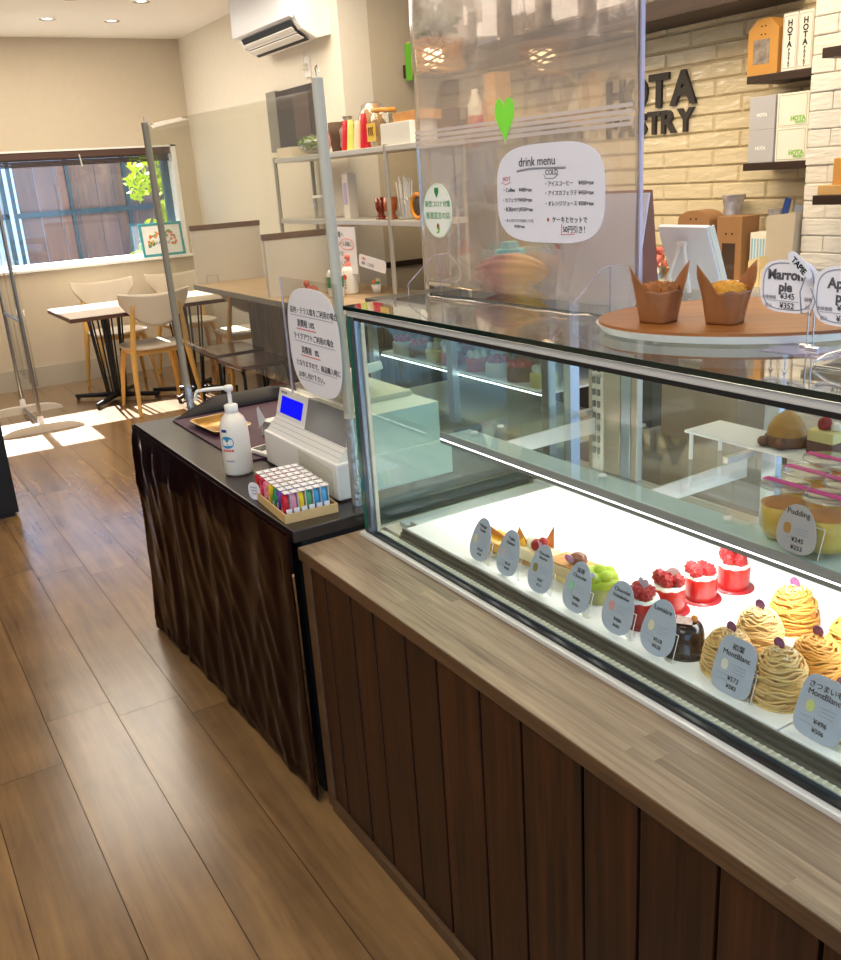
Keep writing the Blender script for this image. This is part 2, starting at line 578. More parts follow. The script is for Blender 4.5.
# white pilaster wall with rough brick-like plaster on the right
M['plaster_brick'] = mat('white_rough_plaster', 'E4DED2', .85, var=.03, vscale=14, bump=.5, bscale=16, stretch=(1, 1.2, 4))
mb = MB()
row = 0; z = 0
mb.span((3.256, .6, 0), (3.6, 2.395, 2.68))
while z < 2.62:
    y = .6 - (.12 if row % 2 else 0)
    while y < 2.4:
        a, b = max(y, .6) + .002, min(y + .26, 2.4) - .002
        if b > a + .02:
            d = rnd.uniform(0, .006)
            mb.span((3.25 - d, a, z + .002), (3.27, b, z + .063), bev=.004)
        y += .26
    z += .065; row += 1
struct('wall_pilaster', mb, M['plaster_brick'])

# window: frame, sill, glass, blind
wt = bpy.data.objects.new('window_1', None); C.collection.objects.link(wt); wt['kind'] = 'structure'
mb = MB()
for (a, b) in (((WX0, 8.165, WZ0), (WX0 + .05, 8.36, WZ1)), ((WX1 - .04, 8.165, WZ0), (WX1, 8.36, WZ1)), ((WX0, 8.165, WZ1 - .014), (WX1, 8.36, WZ1)), ((WX0, 8.28, WZ0), (WX1, 8.36, WZ0 + .03))):
    mb.span(a, b)
mb.build('window_frame', M['white'], wt)
MB().span((WX0, 8.13, WZ0 - .02), (WX1 + .02, 8.37, WZ0 + .004), bev=.004).build('window_sill', M['white'], wt)
MB().span((WX0 + .05, 8.32, WZ0 + .03), (WX1 - .04, 8.328, WZ1 - .014)).build('window_pane', M['window_glass'], wt)
M['blue_frame'] = mat('slate_blue_frame', '3F6076', .4)
MB().span((WX1 - .10, 8.30, WZ0 + .03), (WX1 - .04, 8.35, WZ1 - .014)).span((WX0 + .05, 8.30, WZ0 + .03), (WX0 + .10, 8.35, WZ1 - .014)).build('sash', M['blue_frame'], wt)
bl = thing('roller_blind', 'dark brown blind rolled up along the top of the window', 'blind', (0, 8.2, WZ1 - .014))
MB().span((WX0 + .05, -.025, -.055), (WX1 - .05, .035, 0), bev=.006).build('cassette', mat('brown_blind_case', '4A2F22', .5), bl)
mb = MB()
for k in range(5):
    mb.span((WX0 + .06, -.018 + .003 * (k % 2), -.065 - .011 * k), (WX1 - .06, .02, -.056 - .011 * k), bev=.002)
mb.build('slats', mat('dark_blind_slats', '2A1A14', .5), bl)
MB().tube([(1.85, -.03, -.03), (1.86, -.032, -.12)], .006, 6).build('cord_grip', M['plastic_cream'], bl)

# ------------------------------------------------------------------ outside the window
M['ground'] = mat('pale_concrete', 'CFCBC2', .9, var=.06, vscale=3)
struct('ground_outside', MB().span((-14, 8.4, -.25), (14, 26, -.2)), M['ground'])
M['board_reflection_tint'] = wood('brown_boards_reflection_tint', '4A4450', '86685F', .5, axis=2, scale=.5, tint_attr=True)  # brown boards; bluish tint puts reflections in the window glass into the colour
M['board_blue'] = mat('slate_blue_steel', '2A4658', .45, .2)
fen = thing('board_fence', 'tall brown board fence, tinted plum for glass reflections, with slate blue steel frame outside the window', 'fence', (2.6, 10.2, -.2))
mb = MB()
x = -.95
while x < 3.2:
    wd = rnd.uniform(.17, .21)
    mb.span((x, 0, .12), (x + wd - .006, .025, 2.05), tint=rnd.random())
    x += wd
mb.build('boards', M['board_reflection_tint'], fen)
for x in (-1.0, -.45, .12, .7, 1.3, 1.9, 2.5, 3.1):
    MB().span((x - .016, -.05, 0), (x + .016, 0, 2.1)).build('post', M['board_blue'], fen)
for z in (1.52, .78, 2.06):
    MB().span((-1.0, -.045, z), (3.15, -.005, z + .05)).build('rail', M['board_blue'], fen)
gt = thing('steel_gate', 'pale blue gate panel with dark steel bars left of the fence', 'gate', (1.05, 10.25, -.2))
MB().span((0, .02, .1), (.5, .05, 2.0)).build('panel', mat('pale_blue_panel', 'A9C6DC', .5), gt)
MB().span((0, -.03, 0), (.05, .02, 2.1)).span((.46, -.03, 0), (.5, .02, 2.1)).span((.22, -.03, .1), (.25, .02, 2.0)).build('post', M['board_blue'], gt)
MB().span((0, -.03, 1.52), (.5, .02, 1.57)).build('rail', M['board_blue'], gt)
MB().span((0, -.03, .1), (.5, .02, .15)).build('rail', M['board_blue'], gt)
tag(MB().span((-5, 14, -.2), (1.6, 14.3, 3.2)).build('neighbour_wall', mat('pale_blue_siding', 'B7CFDE', .6, var=.04, vscale=2), None), 'pale blue house wall far outside at the left of the window', 'house wall')
rk = thing('bicycle_rail', 'low slate blue tubular rail standing in front of the outside fence', 'railing', (1.15, 9.5, -.2))
for z in (.85, .72):
    MB().tube([(0, 0, z), (2.6, 0, z)], .02, 8).build('rail', M['board_blue'], rk)
for x in (.05, .12, 1.45):
    MB().tube([(x, 0, 0), (x, 0, .86)], .022, 8).build('post', M['board_blue'], rk)

def leafcloud(c, r, n, size, seed):
    q = random.Random(seed); mb = MB()
    for _ in range(n):
        while True:
            p = Vector((q.uniform(-1, 1), q.uniform(-1, 1), q.uniform(-1, 1)))
            if p.length < 1: break
        p = Vector((p.x * r[0], p.y * r[1], p.z * r[2])) + Vector(c)
        a = Vector((q.uniform(-1, 1), q.uniform(-1, 1), q.uniform(-1, 1))).normalized()
        b = a.orthogonal().normalized()
        s = size * q.uniform(.6, 1.2)
        mb.add([tuple(p - a * s), tuple(p + b * s * .5), tuple(p + a * s), tuple(p - b * s * .5)], [(0, 1, 2, 3)], tint=q.random())
    return mb
M['leaf_lime'] = mat('lime_leaves', 'BBD02E', .5, var=.25, vscale=6)
M['leaf_dark'] = mat('dark_hedge_leaves', '2E5A2A', .6, var=.3, vscale=8)
M['bark'] = mat('bark', '5A4A38', .9)
tr = thing('young_tree', 'young lime green tree growing outside the right half of the window', 'tree', (2.78, 9.35, -.2))
MB().tube([(0, 0, 0), (.03, 0, .9), (-.02, .02, 1.5), (0, 0, 2.2)], [.03, .026, .02, .01], 8).build('trunk', M['bark'], tr)
mbl = leafcloud((0, 0, 1.95), (.22, .25, .3), 260, .055, 1)
for (dx, dz, n) in ((-.17, 1.75, 60), (.12, 1.5, 120), (-.05, 1.3, 70), (-.2, 1.12, 60), (.16, 1.8, 120)):
    q = leafcloud((dx, 0, dz), (.13, .15, .14), n, .05, int(dz * 100)); mbl.add(q.v, q.f)
mbl.build('foliage', M['leaf_lime'], tr)
bs = thing('round_bush', 'clipped dark green bush outside at the left of the window', 'bush', (1.22, 11.6, -.2))
leafcloud((0, 0, .55), (.42, .4, .5), 1500, .06, 9).build('foliage', M['leaf_dark'], bs)
MB().lathe([(.36, 0), (.40, .2), (.38, .2)], n=24).build('planter', mat('grey_planter', '5E6A70', .7), bs)

# ------------------------------------------------------------------ ceiling fittings and the air conditioner
for (x, y, lb) in ((1.61, 7.36, 'round recessed ceiling light nearest the window, left one'), (2.06, 7.38, 'round recessed ceiling light nearest the window, right one'), (1.60, 6.60, 'recessed ceiling light cut by the top of the picture, left one'), (2.06, 6.62, 'recessed ceiling light at the top of the picture, right one')):
    d = thing('downlight', lb, 'ceiling light', (x, y, 2.68), group='recessed ceiling lights')
    MB().lathe([(.03, -.001), (.055, -.004), (.058, 0)], n=24).build('trim_ring', M['chrome'], d)
    MB().lathe([(.0001, -.0015), (.033, -.0012)], n=20).build('bulb', emis('downlight_bulb', (1, .93, .8), 3), d)

ac = thing('air_conditioner', 'white wall mounted air conditioner high on the right wall', 'air conditioner', (2.80, 5.86, 2.30))
mb = MB()
prof = [(0, .02), (-.10, .0), (-.19, .05), (-.235, .12), (-.24, .30), (-.20, .32), (0, .32)]
def sideprism(mb, prof, y0, y1, **k):
    n = len(prof)
    vs = [(p[0], y0, p[1]) for p in prof] + [(p[0], y1, p[1]) for p in prof]
    mb.add(vs, [list(range(n)), list(range(2 * n - 1, n - 1, -1))] + [(i, (i + 1) % n, (i + 1) % n + n, i + n) for i in range(n)], **k)
    return mb
sideprism(mb, prof, -.46, .44).build('housing', M['plastic_white'], ac)
sideprism(MB(), [(-.236, .105), (-.262, .115), (-.262, .345), (-.236, .345)], -.45, .45).build('front_panel', mat('ac_front_panel', 'D9DCE2', .3), ac)
sideprism(MB(), [(-.12, -.005), (-.205, .045), (-.232, .10), (-.21, .075), (-.15, .02)], -.40, .38).build('air_outlet', mat('ac_dark_outlet', '17181A', .6), ac)
for s in (0, 1):
    sideprism(MB(), [(-.15 - .04 * s, .004 + .03 * s), (-.19 - .035 * s, .024 + .036 * s), (-.188 - .035 * s, .03 + .036 * s), (-.148 - .04 * s, .01 + .03 * s)], -.39, .37).build('louver', M['plastic_white'], ac)
ou = thing('wall_socket', 'small white socket with plug under the air conditioner', 'socket', (2.80, 5.75, 2.18))
MB().span((-.012, -.035, -.06), (0, .035, .06), bev=.003).build('plate', M['plastic_white'], ou)
MB().span((-.045, -.015, -.015), (-.012, .015, .02), bev=.004).build('plug', M['plastic_cream'], ou)
MB().tube([(-.03, 0, .02), (-.03, 0, .07), (-.01, .01, .10)], .004, 6).build('cord', M['plastic_cream'], ou)
# ------------------------------------------------------------------ the sales counter
LZ = .70
ct = thing('sales_counter', 'long sales counter clad in dark brown upright boards under the display case', 'counter', (.761, 0, 0))
gaps = [1.80, 1.724, 1.603, 1.506, 1.38, 1.269, 1.134, 1.019, .873, .758, .621, .477, .34, .20, .05, -.1, -.25, -.4]
mb = MB()
tints = [.35, .12, .3, .5, .28, .7, .2, .62, .55, .25, .45, .6, .4, .5, .3, .6, .5]
for a, b, t in zip(gaps[:-1], gaps[1:], tints):
    mb.span((0, b + .003, .03), (.018, a - .003, LZ - .028), bev=.002, tint=t)
mb.build('front_boards', M['counter_plank'], ct)
MB().span((.012, -.4, 0), (.80, 1.80, LZ - .028)).build('carcass', M['gap'], ct)
MB().span((-.004, 1.795, .0), (.022, 1.832, LZ - .028), bev=.002).build('corner_trim', M['ledge_edge'], ct)
MB().span((-.010, -.4, 0), (.012, 1.80, .03), bev=.002).build('baseboard', M['ledge_edge'], ct)
mb = MB()
q = random.Random(5)
ys = [-.4, .02, .36, .62, .93, 1.24, 1.56, 1.842]
for k in range(6):
    x0, x1 = -.006 + .0295 * k, -.006 + .0295 * (k + 1)
    y = -.4 - q.uniform(0, .5)
    while y < 1.842:
        a, b = max(-.4, y), min(1.842, y + .62)
        if b > a: mb.span((x0, a, LZ - .028), (x1, b, LZ), tint=q.uniform(.3, .8))
        y += .62
mb.build('ledge', [M['ledge']], ct)
MB().span((.171, -.4, LZ - .028), (.80, 1.842, LZ)).build('worktop', M['ledge_edge'], ct)
MB().span((-.0075, -.4, LZ - .0285), (-.006, 1.842, LZ - .002)).build('ledge_nosing', M['ledge_edge'], ct)

# ------------------------------------------------------------------ the display case
CX0, CX1, CY0, CY1, CT = .915, 1.55, -.38, 1.805, 1.237
dc = thing('display_case', 'long refrigerated glass cake display case standing on the wooden counter', 'display case', (0, 0, LZ))
def dcp(name, mb, m, parent=None):
    o = mb.build(name, m, parent or dc)
    return o
def off(mb):
    mb.T = Matrix.Translation((0, 0, -LZ)); return mb
# base: stacked profiles along the front and the end
b = off(MB())
b.span((CX0 - .012, CY0, .700), (CX0 + .003, CY1 + .01, .709), bev=.0015)
b.span((CX0 + .0032, CY1 - .003, .700), (CX1, CY1 + .012, .709), bev=.0015)
dcp('base_profile', b, mat('pale_base_profile', 'E2E2DE', .28, .15))
dcp('glass_channel', off(MB()).span((CX0 - .001, CY0, .7095), (CX0 + .007, CY1, .7145)), mat('black_channel', '1A1A1E', .3, .3))
dcp('inner_channel', off(MB()).span((CX0 + .014, CY0, .7095), (CX0 + .0165, CY1 - .02, .7162)), M['alu_blue'])
dcp('gasket', off(MB()).span((CX0 + .004, CY0, .7005), (CX0 + .0165, CY1 - .01, .7093)), M['rubber'])
dcp('air_grille_bed', off(MB()).span((CX0 + .0168, CY0, .7005), (CX0 + .0285, CY1 - .03, .7155)), mat('cream_air_grille', 'D8D6C2', .5))
mb = off(MB())
y = CY0 + .01
while y < CY1 - .05:
    mb.span((CX0 + .018, y, .7155), (CX0 + .028, y + .004, .717)); y += .012
dcp('air_grille', mb, mat('pale_grille_ribs', 'EDEBDC', .45))
for k in range(3):
    dcp('tray_rail', off(MB()).span((CX0 + .0287 + .0048 * k, CY0, .7005), (CX0 + .0332 + .0048 * k, CY1 - .105, .7225 + .0075 * k), bev=.0009), M['alu_dark'])
M['tray_white'] = mat('white_display_tray', 'F4F5F4', .35)
mb = off(MB())
for (a, b_) in ((.695, 1.69), (.10, .692), (CY0 + .02, .097)):
    mb.span((CX0 + .0437, a, .715), (1.395, b_, .740), bev=.002)
dcp('display_tray', mb, M['tray_white'])
dcp('inner_floor', off(MB()).span((CX0 + .045, CY0 + .01, .7005), (CX1 - .01, CY1 - .01, .712)), M['plastic_cream'])
dcp('end_rail', off(MB()).span((.99, 1.695, .7125), (1.50, 1.725, .738), bev=.003).span((.99, 1.74, .7125), (1.50, 1.775, .724), bev=.002), M['alu'])
dcp('rear_sill', off(MB()).span((1.40, CY0, .7125), (1.50, CY1 - .02, .730)).span((1.50, CY0, .7125), (CX1, CY1 - .01, .755)), M['alu'])
# glass
dcp('front_glass', off(MB()).span((CX0 + .0075, CY0, .7125), (CX0 + .0135, CY1 - .03, CT - .010)), M['glass'])
dcp('end_glass', off(MB()).span((CX0 + .02, CY1 - .008, .7125), (CX1 - .031, CY1 - .002, CT - .010)), M['glass_end'])
dcp('top_glass', off(MB()).span((CX0 - .004, CY0, CT - .008), (CX1 + .02, CY1 + .006, CT)), M['glass_top'])
dcp('top_glass_edge', off(MB()).span((CX0 - .0052, CY0, CT - .009), (CX0 - .0042, CY1 + .006, CT - .0005)).span((CX0 - .004, CY1 + .0062, CT - .009), (CX1 + .02, CY1 + .0072, CT - .0005)), M['glass_edge_dark'])
dcp('top_frame', off(MB()).span((CX0 - .001, CY0, CT - .023), (CX0 + .020, CY1, CT - .0105), bev=.002), mat('bright_top_profile', 'E4E6E6', .25, .35))
dcp('top_gasket', off(MB()).span((CX0 - .0005, CY0, CT - .030), (CX0 + .014, CY1 - .03, CT - .0232)), M['rubber'])
dcp('corner_post', off(MB()).span((CX0 + .001, CY1 - .030, .7092), (CX0 + .019, CY1 - .010, CT - .024), bev=.003), M['alu_blue'])
dcp('post_glass_edge', off(MB()).span((CX0 + .001, CY1 - .0095, .7092), (CX0 + .012, CY1 + .004, CT - .0095)), M['glass_edge'])
dcp('post_inner_trim', off(MB()).span((CX0 + .014, CY1 - .0355, .713), (CX0 + .022, CY1 - .0305, CT - .031)), mat('cream_inner_trim', 'E6DCC4', .4))
# rear frame and sliding doors
M['alu_warm'] = mat('warm_aluminium', 'C9B9A4', .35, .7)
dcp('rear_post', off(MB()).span((CX1 - .03, CY1 - .03, .7125), (CX1, CY1 - .003, CT - .0085)), M['alu'])
dcp('rear_top_frame', off(MB()).span((CX1 - .03, CY0, CT - .035), (CX1, CY1 - .031, CT - .0085)), M['alu'])
for (y0, y1, m_) in ((1.70, 1.712, 'alu_warm'), (1.60, 1.655, 'alu_warm'), (1.565, 1.598, 'alu'), (1.543, 1.563, 'alu_warm'), (1.15, 1.185, 'alu'), (.60, .64, 'alu')):
    dcp('door_stile', off(MB()).span((CX1 - .025, y0, .756), (CX1 - .006, y1, CT - .036), bev=.002), M[m_])
mb = off(MB())
for (y0, y1) in ((1.19, 1.54), (.645, 1.145), (CY0, .595)):
    mb.span((CX1 - .018, y0, .756), (CX1 - .013, y1, CT - .036))
dcp('rear_glass', mb, M['glass'])
mb = off(MB())
for k in range(14):
    mb.span((CX1 - .031, 1.668, .80 + .03 * k), (CX1 - .026, 1.676, .815 + .03 * k)).span((CX1 - .031, 1.684, .80 + .03 * k), (CX1 - .026, 1.692, .815 + .03 * k))
dcp('slotted_strip', mb, mat('grey_slots', '7E7A72', .5))
dcp('slotted_strip_back', off(MB()).span((CX1 - .0255, 1.658, .756), (CX1 - .018, 1.698, CT - .036)), M['plastic_cream'])
# glass shelf with the light bar at its front edge
SY1 = 1.765
sh = dcp('glass_shelf', off(MB()).span((1.12, CY0, .915), (1.46, SY1, .921)), M['glass'])
o = off(MB()).span((1.115, CY0, .899), (1.19, SY1 - .01, .9145), bev=.002); o.build('light_bar', mat('pale_blue_light_bar', 'E2F0F6', .35), sh)
o = off(MB()).span((1.111, CY0, .9055), (1.1148, SY1, .921)); o.build('shelf_lip', mat('grey_shelf_lip', 'A4A6A8', .35, .3), sh)
o = off(MB()).span((1.111, CY0, .9028), (1.1148, SY1, .9052)); o.build('led_strip', M['led'], sh)
o = off(MB()).span((1.111, CY0, .8945), (1.1148, SY1, .9026)); o.build('lower_lip', mat('grey_lower_lip', '8C8E90', .35, .3), sh)
o = off(MB()).span((1.118, CY0, .8965), (1.185, SY1 - .02, .8988)); o.build('led_strip', M['led'], sh)
mb = off(MB())
for y in (1.70, 1.27, .965):
    mb.lathe([(.0085, .9212), (.0085, .9235), (.004, .925)], c=(1.165, y, 0), n=14)
mb.lathe([(.0085, .9212), (.0085, .9235), (.004, .925)], c=(1.24, 1.70, 0), n=14)
mb.build('shelf_stud', M['plastic_white'], sh)
for y in (1.69, 1.20, .55):
    mb = off(MB()).span((1.44, y, .900), (1.52, y + .012, .914)); mb.build('bracket', M['alu'], sh)
    # curved arm
mb = off(MB())
for y in (1.66, 1.20):
    mb.prism([(1.22, .86), (1.50, .86), (1.50, .9), (1.22, .895)], .006, 'xz', y)
mb.build('shelf_arm', M['plastic_white'], sh)

# ------------------------------------------------------------------ cash desk covered with dark plastic cloth
DZ = .74
M['desk_top'] = mat('dark_desk_top', '2B2320', .28, var=.1, vscale=12)
ds = thing('cash_desk', 'dark topped cash desk beside the sales counter', 'desk', (1.10, 2.5, 0))
MB().span((-.352, -.655, DZ - .03), (.36, .665, DZ), bev=.003).build('desk_top', M['desk_top'], ds)
MB().span((-.33, -.648, .004), (.34, -.634, DZ - .031)).build('end_panel', M['rubber'], ds)
for (x, y) in ((-.31, -.60), (-.31, .6), (.32, -.60), (.32, .6)):
    MB().span((x - .02, y - .02, 0), (x + .02, y + .02, DZ - .03)).build('leg', M['black'], ds)
M['cloth'] = mat('dark_brown_plastic_sheet', '1C0605', .14, spec=.11, bump=.10, bscale=16, stretch=(1.2, 1.2, .5))
def cloth(u, v):
    # u runs along the front (near to far) then round the far corner, v from top to floor
    L1 = 1.325; L2 = .62
    s = u * (L1 + L2)
    if s < L1: p = Vector((.742, 1.846 + s, 0)); n = Vector((-1, 0, 0))
    else: p = Vector((.742 + (s - L1), 3.171, 0)); n = Vector((0, 1, 0))
    k = max(0, 1 - abs(s - L1) / .05)
    if k > 0: n = (n + Vector((-.6, .6, 0)) * k).normalized()
    z = DZ - .004 - v * (DZ - .012)
    f = noise.noise(Vector((s * 4, z * .8, 1))) * .016
    f += (.5 - abs(noise.noise(Vector((s * 6.5 + z * 1.6, z * 1.3, 5))))) * .020 + (.5 - abs(noise.noise(Vector((s * 12 - z * 4, z * 3.2, 9))))) * .010
    f *= min(1, v * 7) * (1.0 - .35 * v) * (0.35 if s < .12 else 1)
    out = .004 + f + .0025 * math.sin(s * 38 + 3 * noise.noise(Vector((s * 3, 0, 0)))) * min(1, v * 8)
    hem = 0
    if v > .93: hem = .005 * noise.noise(Vector((s * 22, 3, z * 30)))
    out = max(.003, out + hem)
    pull = -.10 * v * max(0, (s - .9) / .425) if s < L1 else 0
    q_ = p + n * out
    if s < L1: q_.y += pull * .9
    else: q_.y -= .09 * v * max(0, 1 - (s - L1) / .5) 
    if s < L1 + .001: q_.x -= .035 * v * max(0, (s - .2) / 1.1)
    else: q_.x -= .035 * v * max(0, 1 - (s - L1) / .3)
    q_.z = max(.002, z)
    return tuple(q_)
cl = MB().grid(cloth, 190, 70).build('table_cloth', M['cloth'], None)
so = cl.modifiers.new('thickness', 'SOLIDIFY'); so.thickness = .0012; so.offset = 1
tag(cl, 'crumpled dark brown plastic sheet hanging down the front of the cash desk', 'table cloth')
# scrunched offcut of sheet at the hem
def scr(u, v):
    y = 1.95 + .40 * u; a = v * PI
    r = .022 + .012 * noise.noise(Vector((u * 14, v * 4, 0)))
    return (.71 - .02 * u + r * math.cos(a) * .9 + .006 * noise.noise(Vector((u * 30, v * 9, 4))), y, .002 + abs(r * math.sin(a)) * (1.2 + .8 * noise.noise(Vector((u * 20, v * 6, 7)))))

# purple cash tray mat with upturned rim
pt = thing('serving_tray', 'large dark purple tray with upturned dark rim lying on the cash desk', 'tray', (1.06, 2.755, DZ))
M['purple'] = mat('dark_purple_felt', '4A2F42', .7, var=.1, vscale=40)
MB().span((-.20, -.32, 0), (.20, .33, .006), bev=.002).build('tray_base', M['purple'], pt)
def rim(u, v):
    s = u * 1.05
    if s < .40: p = Vector((-.20 + s, .33, 0)); n = Vector((0, 1, 0))
    else: p = Vector((.20, .33 - (s - .40), 0)); n = Vector((1, 0, 0))
    h = .052 * min(1, s / .16) * v
    return tuple(p + n * (.004 + .03 * v * v * min(1, s / .16)) + Vector((0, 0, .003 + h)))
o = MB().grid(rim, 60, 6).build('tray_rim', mat('black_tray_rim', '120C12', .55), pt)
so = o.modifiers.new('thickness', 'SOLIDIFY'); so.thickness = .006; so.offset = 0

gd = thing('cash_dish', 'small gold rimmed metal cash dish on the purple tray', 'dish', (.95, 2.86, DZ + .0065), rz=R(4))
def bowl(w, d, h, t):
    mb = MB()
    a = [(x * .78, y * .82, 0) for x, y in rrect(w, d, .015)]
    b_ = [(x, y, h) for x, y in rrect(w, d, .02)]
    n = len(a)
    mb.add(a + b_, [list(range(n))] + [(i, (i + 1) % n, (i + 1) % n + n, i + n) for i in range(n)], True)
    return mb
o = bowl(.13, .22, .018, .002).build('dish_body', mat('gilded_metal', 'B4883C', .28, .9), gd)
so = o.modifiers.new('thickness', 'SOLIDIFY'); so.thickness = .002
pts = [(x, y, .018) for x, y in rrect(.13, .22, .02)]
MB().tube(pts, .0022, 6, closed=True).build('dish_rim', mat('pale_gold', 'E0CFA0', .3, .6), gd)

# sanitizer pump bottle
sb = thing('pump_bottle', 'large white hand sanitizer pump bottle with blue and red print on the cash desk', 'bottle', (.822, 2.365, DZ), rz=R(-62))
MB().lathe([(.001, 0), (.036, .001), (.0395, .008), (.0395, .115), (.038, .14), (.030, .160), (.020, .171), (.017, .174)], n=36).build('bottle_body', mat('translucent_white_plastic', 'EDE8DC', .35, sss=.2), sb)
MB().lathe([(.0175, .174), (.0185, .175), (.0185, .194), (.016, .196), (.008, .198)], n=28).build('pump_collar', M['plastic_white'], sb)
mb = MB().tube([(0, 0, .19), (0, 0, .236)], .0058, 10)
mb.lathe([(.001, .25), (.010, .249), (.013, .243), (.012, .235), (.006, .231)], n=20)
mb.tube([(0, .002, .242), (-.05, .03, .241), (-.074, .044, .238), (-.079, .047, .226), (-.079, .047, .213)], [.006, .005, .0048, .0046, .004], 10)
o = mb.build('pump_head', M['plastic_white'], sb); o.rotation_euler = (0, 0, R(62))
def wrap(pts, z0, r=.0399, a0=-PI / 2):
    vs = []
    return [(r * math.cos(a0 + p[0] / r), r * math.sin(a0 + p[0] / r), z0 + p[1]) for p in pts]
def patch(outline, z0, m, name, a0, r=.0399):
    mb = MB(); n = len(outline)
    cx = sum(p[0] for p in outline) / n; cz = sum(p[1] for p in outline) / n
    vs = wrap(outline, z0, r, a0) + wrap([(cx, cz)], z0, r, a0)
    mb.add(vs, [(i, (i + 1) % n, n) for i in range(n)], True)
    return mb.build(name, m, sb)
A0 = -PI / 2 + .12
patch(superell(.040, .034, 2.2, 24), .098, mat('print_blue', '2E8FC4', .4), 'print_swoosh', A0)
patch(superell(.026, .010, 2.5, 20, cx=-.004), .094, M['white'], 'print_swoosh_white', A0, .0401)
patch(rrect(.018, .008, .001), .130, mat('print_navy', '2B2F8E', .4), 'print_banner', A0 - .15)
for k in range(5):
    patch(rrect(.0055, .006, .0005, 2, cx=-.014 + .0072 * k), .075, M['ink_red'], 'print_character', A0, .0401)
for k in range(4):
    patch(rrect(.004, .004, .0005, 2, cx=-.006 + .006 * k), .045, mat('print_violet', '6C6CA8', .5), 'print_small', A0, .0401)

# card reader, white paper stand and phone beside the register
cr = thing('card_stand', 'small white folded card stand on the purple tray beside the register', 'card stand', (1.06, 2.66, DZ + .0065), rz=R(20))
MB().prism([(-.04, 0), (.04, 0), (.035, .045), (-.03, .05)], .002, 'xz', -.02).prism([(-.04, 0), (.04, 0), (.035, .045), (-.03, .05)], .002, 'xz', .02).span((-.03, -.02, .042), (.03, .02, .045)).build('card_front', M['plastic_white'], cr)
MB().prism([(-.06, .03), (-.03, .05), (-.055, .10), (-.062, .09)], .002, 'xz', .005).build('card_flap', M['paper_grey'], cr)
ph = thing('payment_terminal', 'small white payment terminal with dark screen lying on the desk by the bottle', 'card reader', (.955, 2.47, DZ + .0065 ), rz=R(12))
MB().span((-.035, -.055, 0), (.035, .055, .012), bev=.004).build('terminal_body', M['plastic_white'], ph)
MB().span((-.026, -.005, .012), (.026, .043, .0128)).build('screen', mat('dark_screen', '3A3C40', .15), ph)
ht = MB().tube([(.0, 0, .004), (.03, .01, .02), (.05, .05, .012), (.02, .09, .004)], .003, 8)
o = ht.build('cable', M['rubber'], None); o.location = (1.02, 2.50, DZ + .007)
tag(o, 'short loop of black cable beside the white payment terminal', 'cable')

# register
rg = thing('cash_register', 'white cash register with blue customer display and grey panel', 'cash register', (.92, 1.945, DZ))
MB().span((.0, .0, .004), (.34, .455, .098), bev=.005).span((.02, .02, 0), (.32, .43, .004)).build('cash_drawer', M['plastic_white'], rg)
def yprism(mb, prof, y0, y1, **k):
    return sideprism(mb, prof, y0, y1, **k)
yprism(MB(), [(.008, .098), (.31, .098), (.31, .20), (.12, .20), (.055, .15)], .008, .448).build('register_body', M['plastic_white'], rg)
mb = MB()
for k in range(4):
    t = .2 + .2 * k
    mb.tube([(.008 + .047 * t - .0004, .010, .098 + .052 * t), (.008 + .047 * t - .0004, .446, .098 + .052 * t)], .0006, 5)
mb.build('groove_lines', M['plastic_grey'], rg)
tilt = [(.040, .128), (.062, .122), (.085, .205), (.063, .211)]
yprism(MB(), tilt, .255, .450).build('display_bezel', M['plastic_white'], rg)
yprism(MB(), [(.036, .124), (.062, .118), (.088, .208), (.060, .214)], .015, .253).build('grey_panel', mat('glossy_grey_panel', '8C8C8C', .2), rg)
M['blue_screen'] = emis('blue_lcd', hx('1414E0'), 1.0)
def on_tilt(y0, y1, a, b_, e):
    # patch on the tilted face between fractions a and b_
    p0 = Vector((.040 + .023 * a - e, 0, .128 + .083 * a)); p1 = Vector((.040 + .023 * b_ - e, 0, .128 + .083 * b_))
    return MB().add([(p0.x, y0, p0.z), (p0.x, y1, p0.z), (p1.x, y1, p1.z), (p1.x, y0, p1.z)], [(0, 1, 2, 3)])
on_tilt(.285, .425, .22, .78, .001).build('lcd_screen', M['blue_screen'], rg)
on_tilt(.395, .435, .86, .93, .001).build('name_plate', M['ink_grey'], rg)
mb = MB(); rx = Matrix.Rotation(R(-14), 3, 'X') @ Matrix.Rotation(R(-6), 3, 'Y')
mb.box((.20, .36, .232), (.11, .36, .024), rot=rx, bev=.005)
mb.build('printer_cover', M['plastic_white'], rg)
MB().span((.12, .12, .198), (.30, .44, .215), bev=.004).build('printer_base', M['plastic_cream'], rg)

# box of number candles: 6 rows of 7 packs
cb = thing('candle_display_box', 'low pale wooden display box of number candles at the front of the cash desk', 'display box', (.755, 1.90, DZ), rz=R(-4))
bx, by = .135, .235
mb = MB().span((0, 0, 0), (bx, by, .004))
mb.span((0, 0, .004), (.004, by, .022)).span((bx - .004, 0, .004), (bx, by, .022)).span((.004, 0, .004), (bx - .004, .004, .022)).span((.004, by - .004, .004), (bx - .004, by, .022))
mb.build('box', mat('pale_kraft_wood', 'D9B57C', .6, var=.06, vscale=20), cb)
MB().span((bx - .0065, .005, .006), (bx - .0045, by - .005, .105)).build('back_panel', M['acrylic_warm'], cb)
tg = MB().prism(superell(.040, .046, 2.6, 24), .0015, 'xz', 0)
o = tg.build('price_tag', M['paper'], cb); o.location = (-.004, by - .022, .0242); o.rotation_euler = (0, 0, FACE + .5)
text([('NUMBER', 0, .008, .006, 'CENTER'), ('CANDLE', 0, .0, .006, 'CENTER'), ('¥100', 0, -.009, .007, 'CENTER')], M['ink_grey'], o)
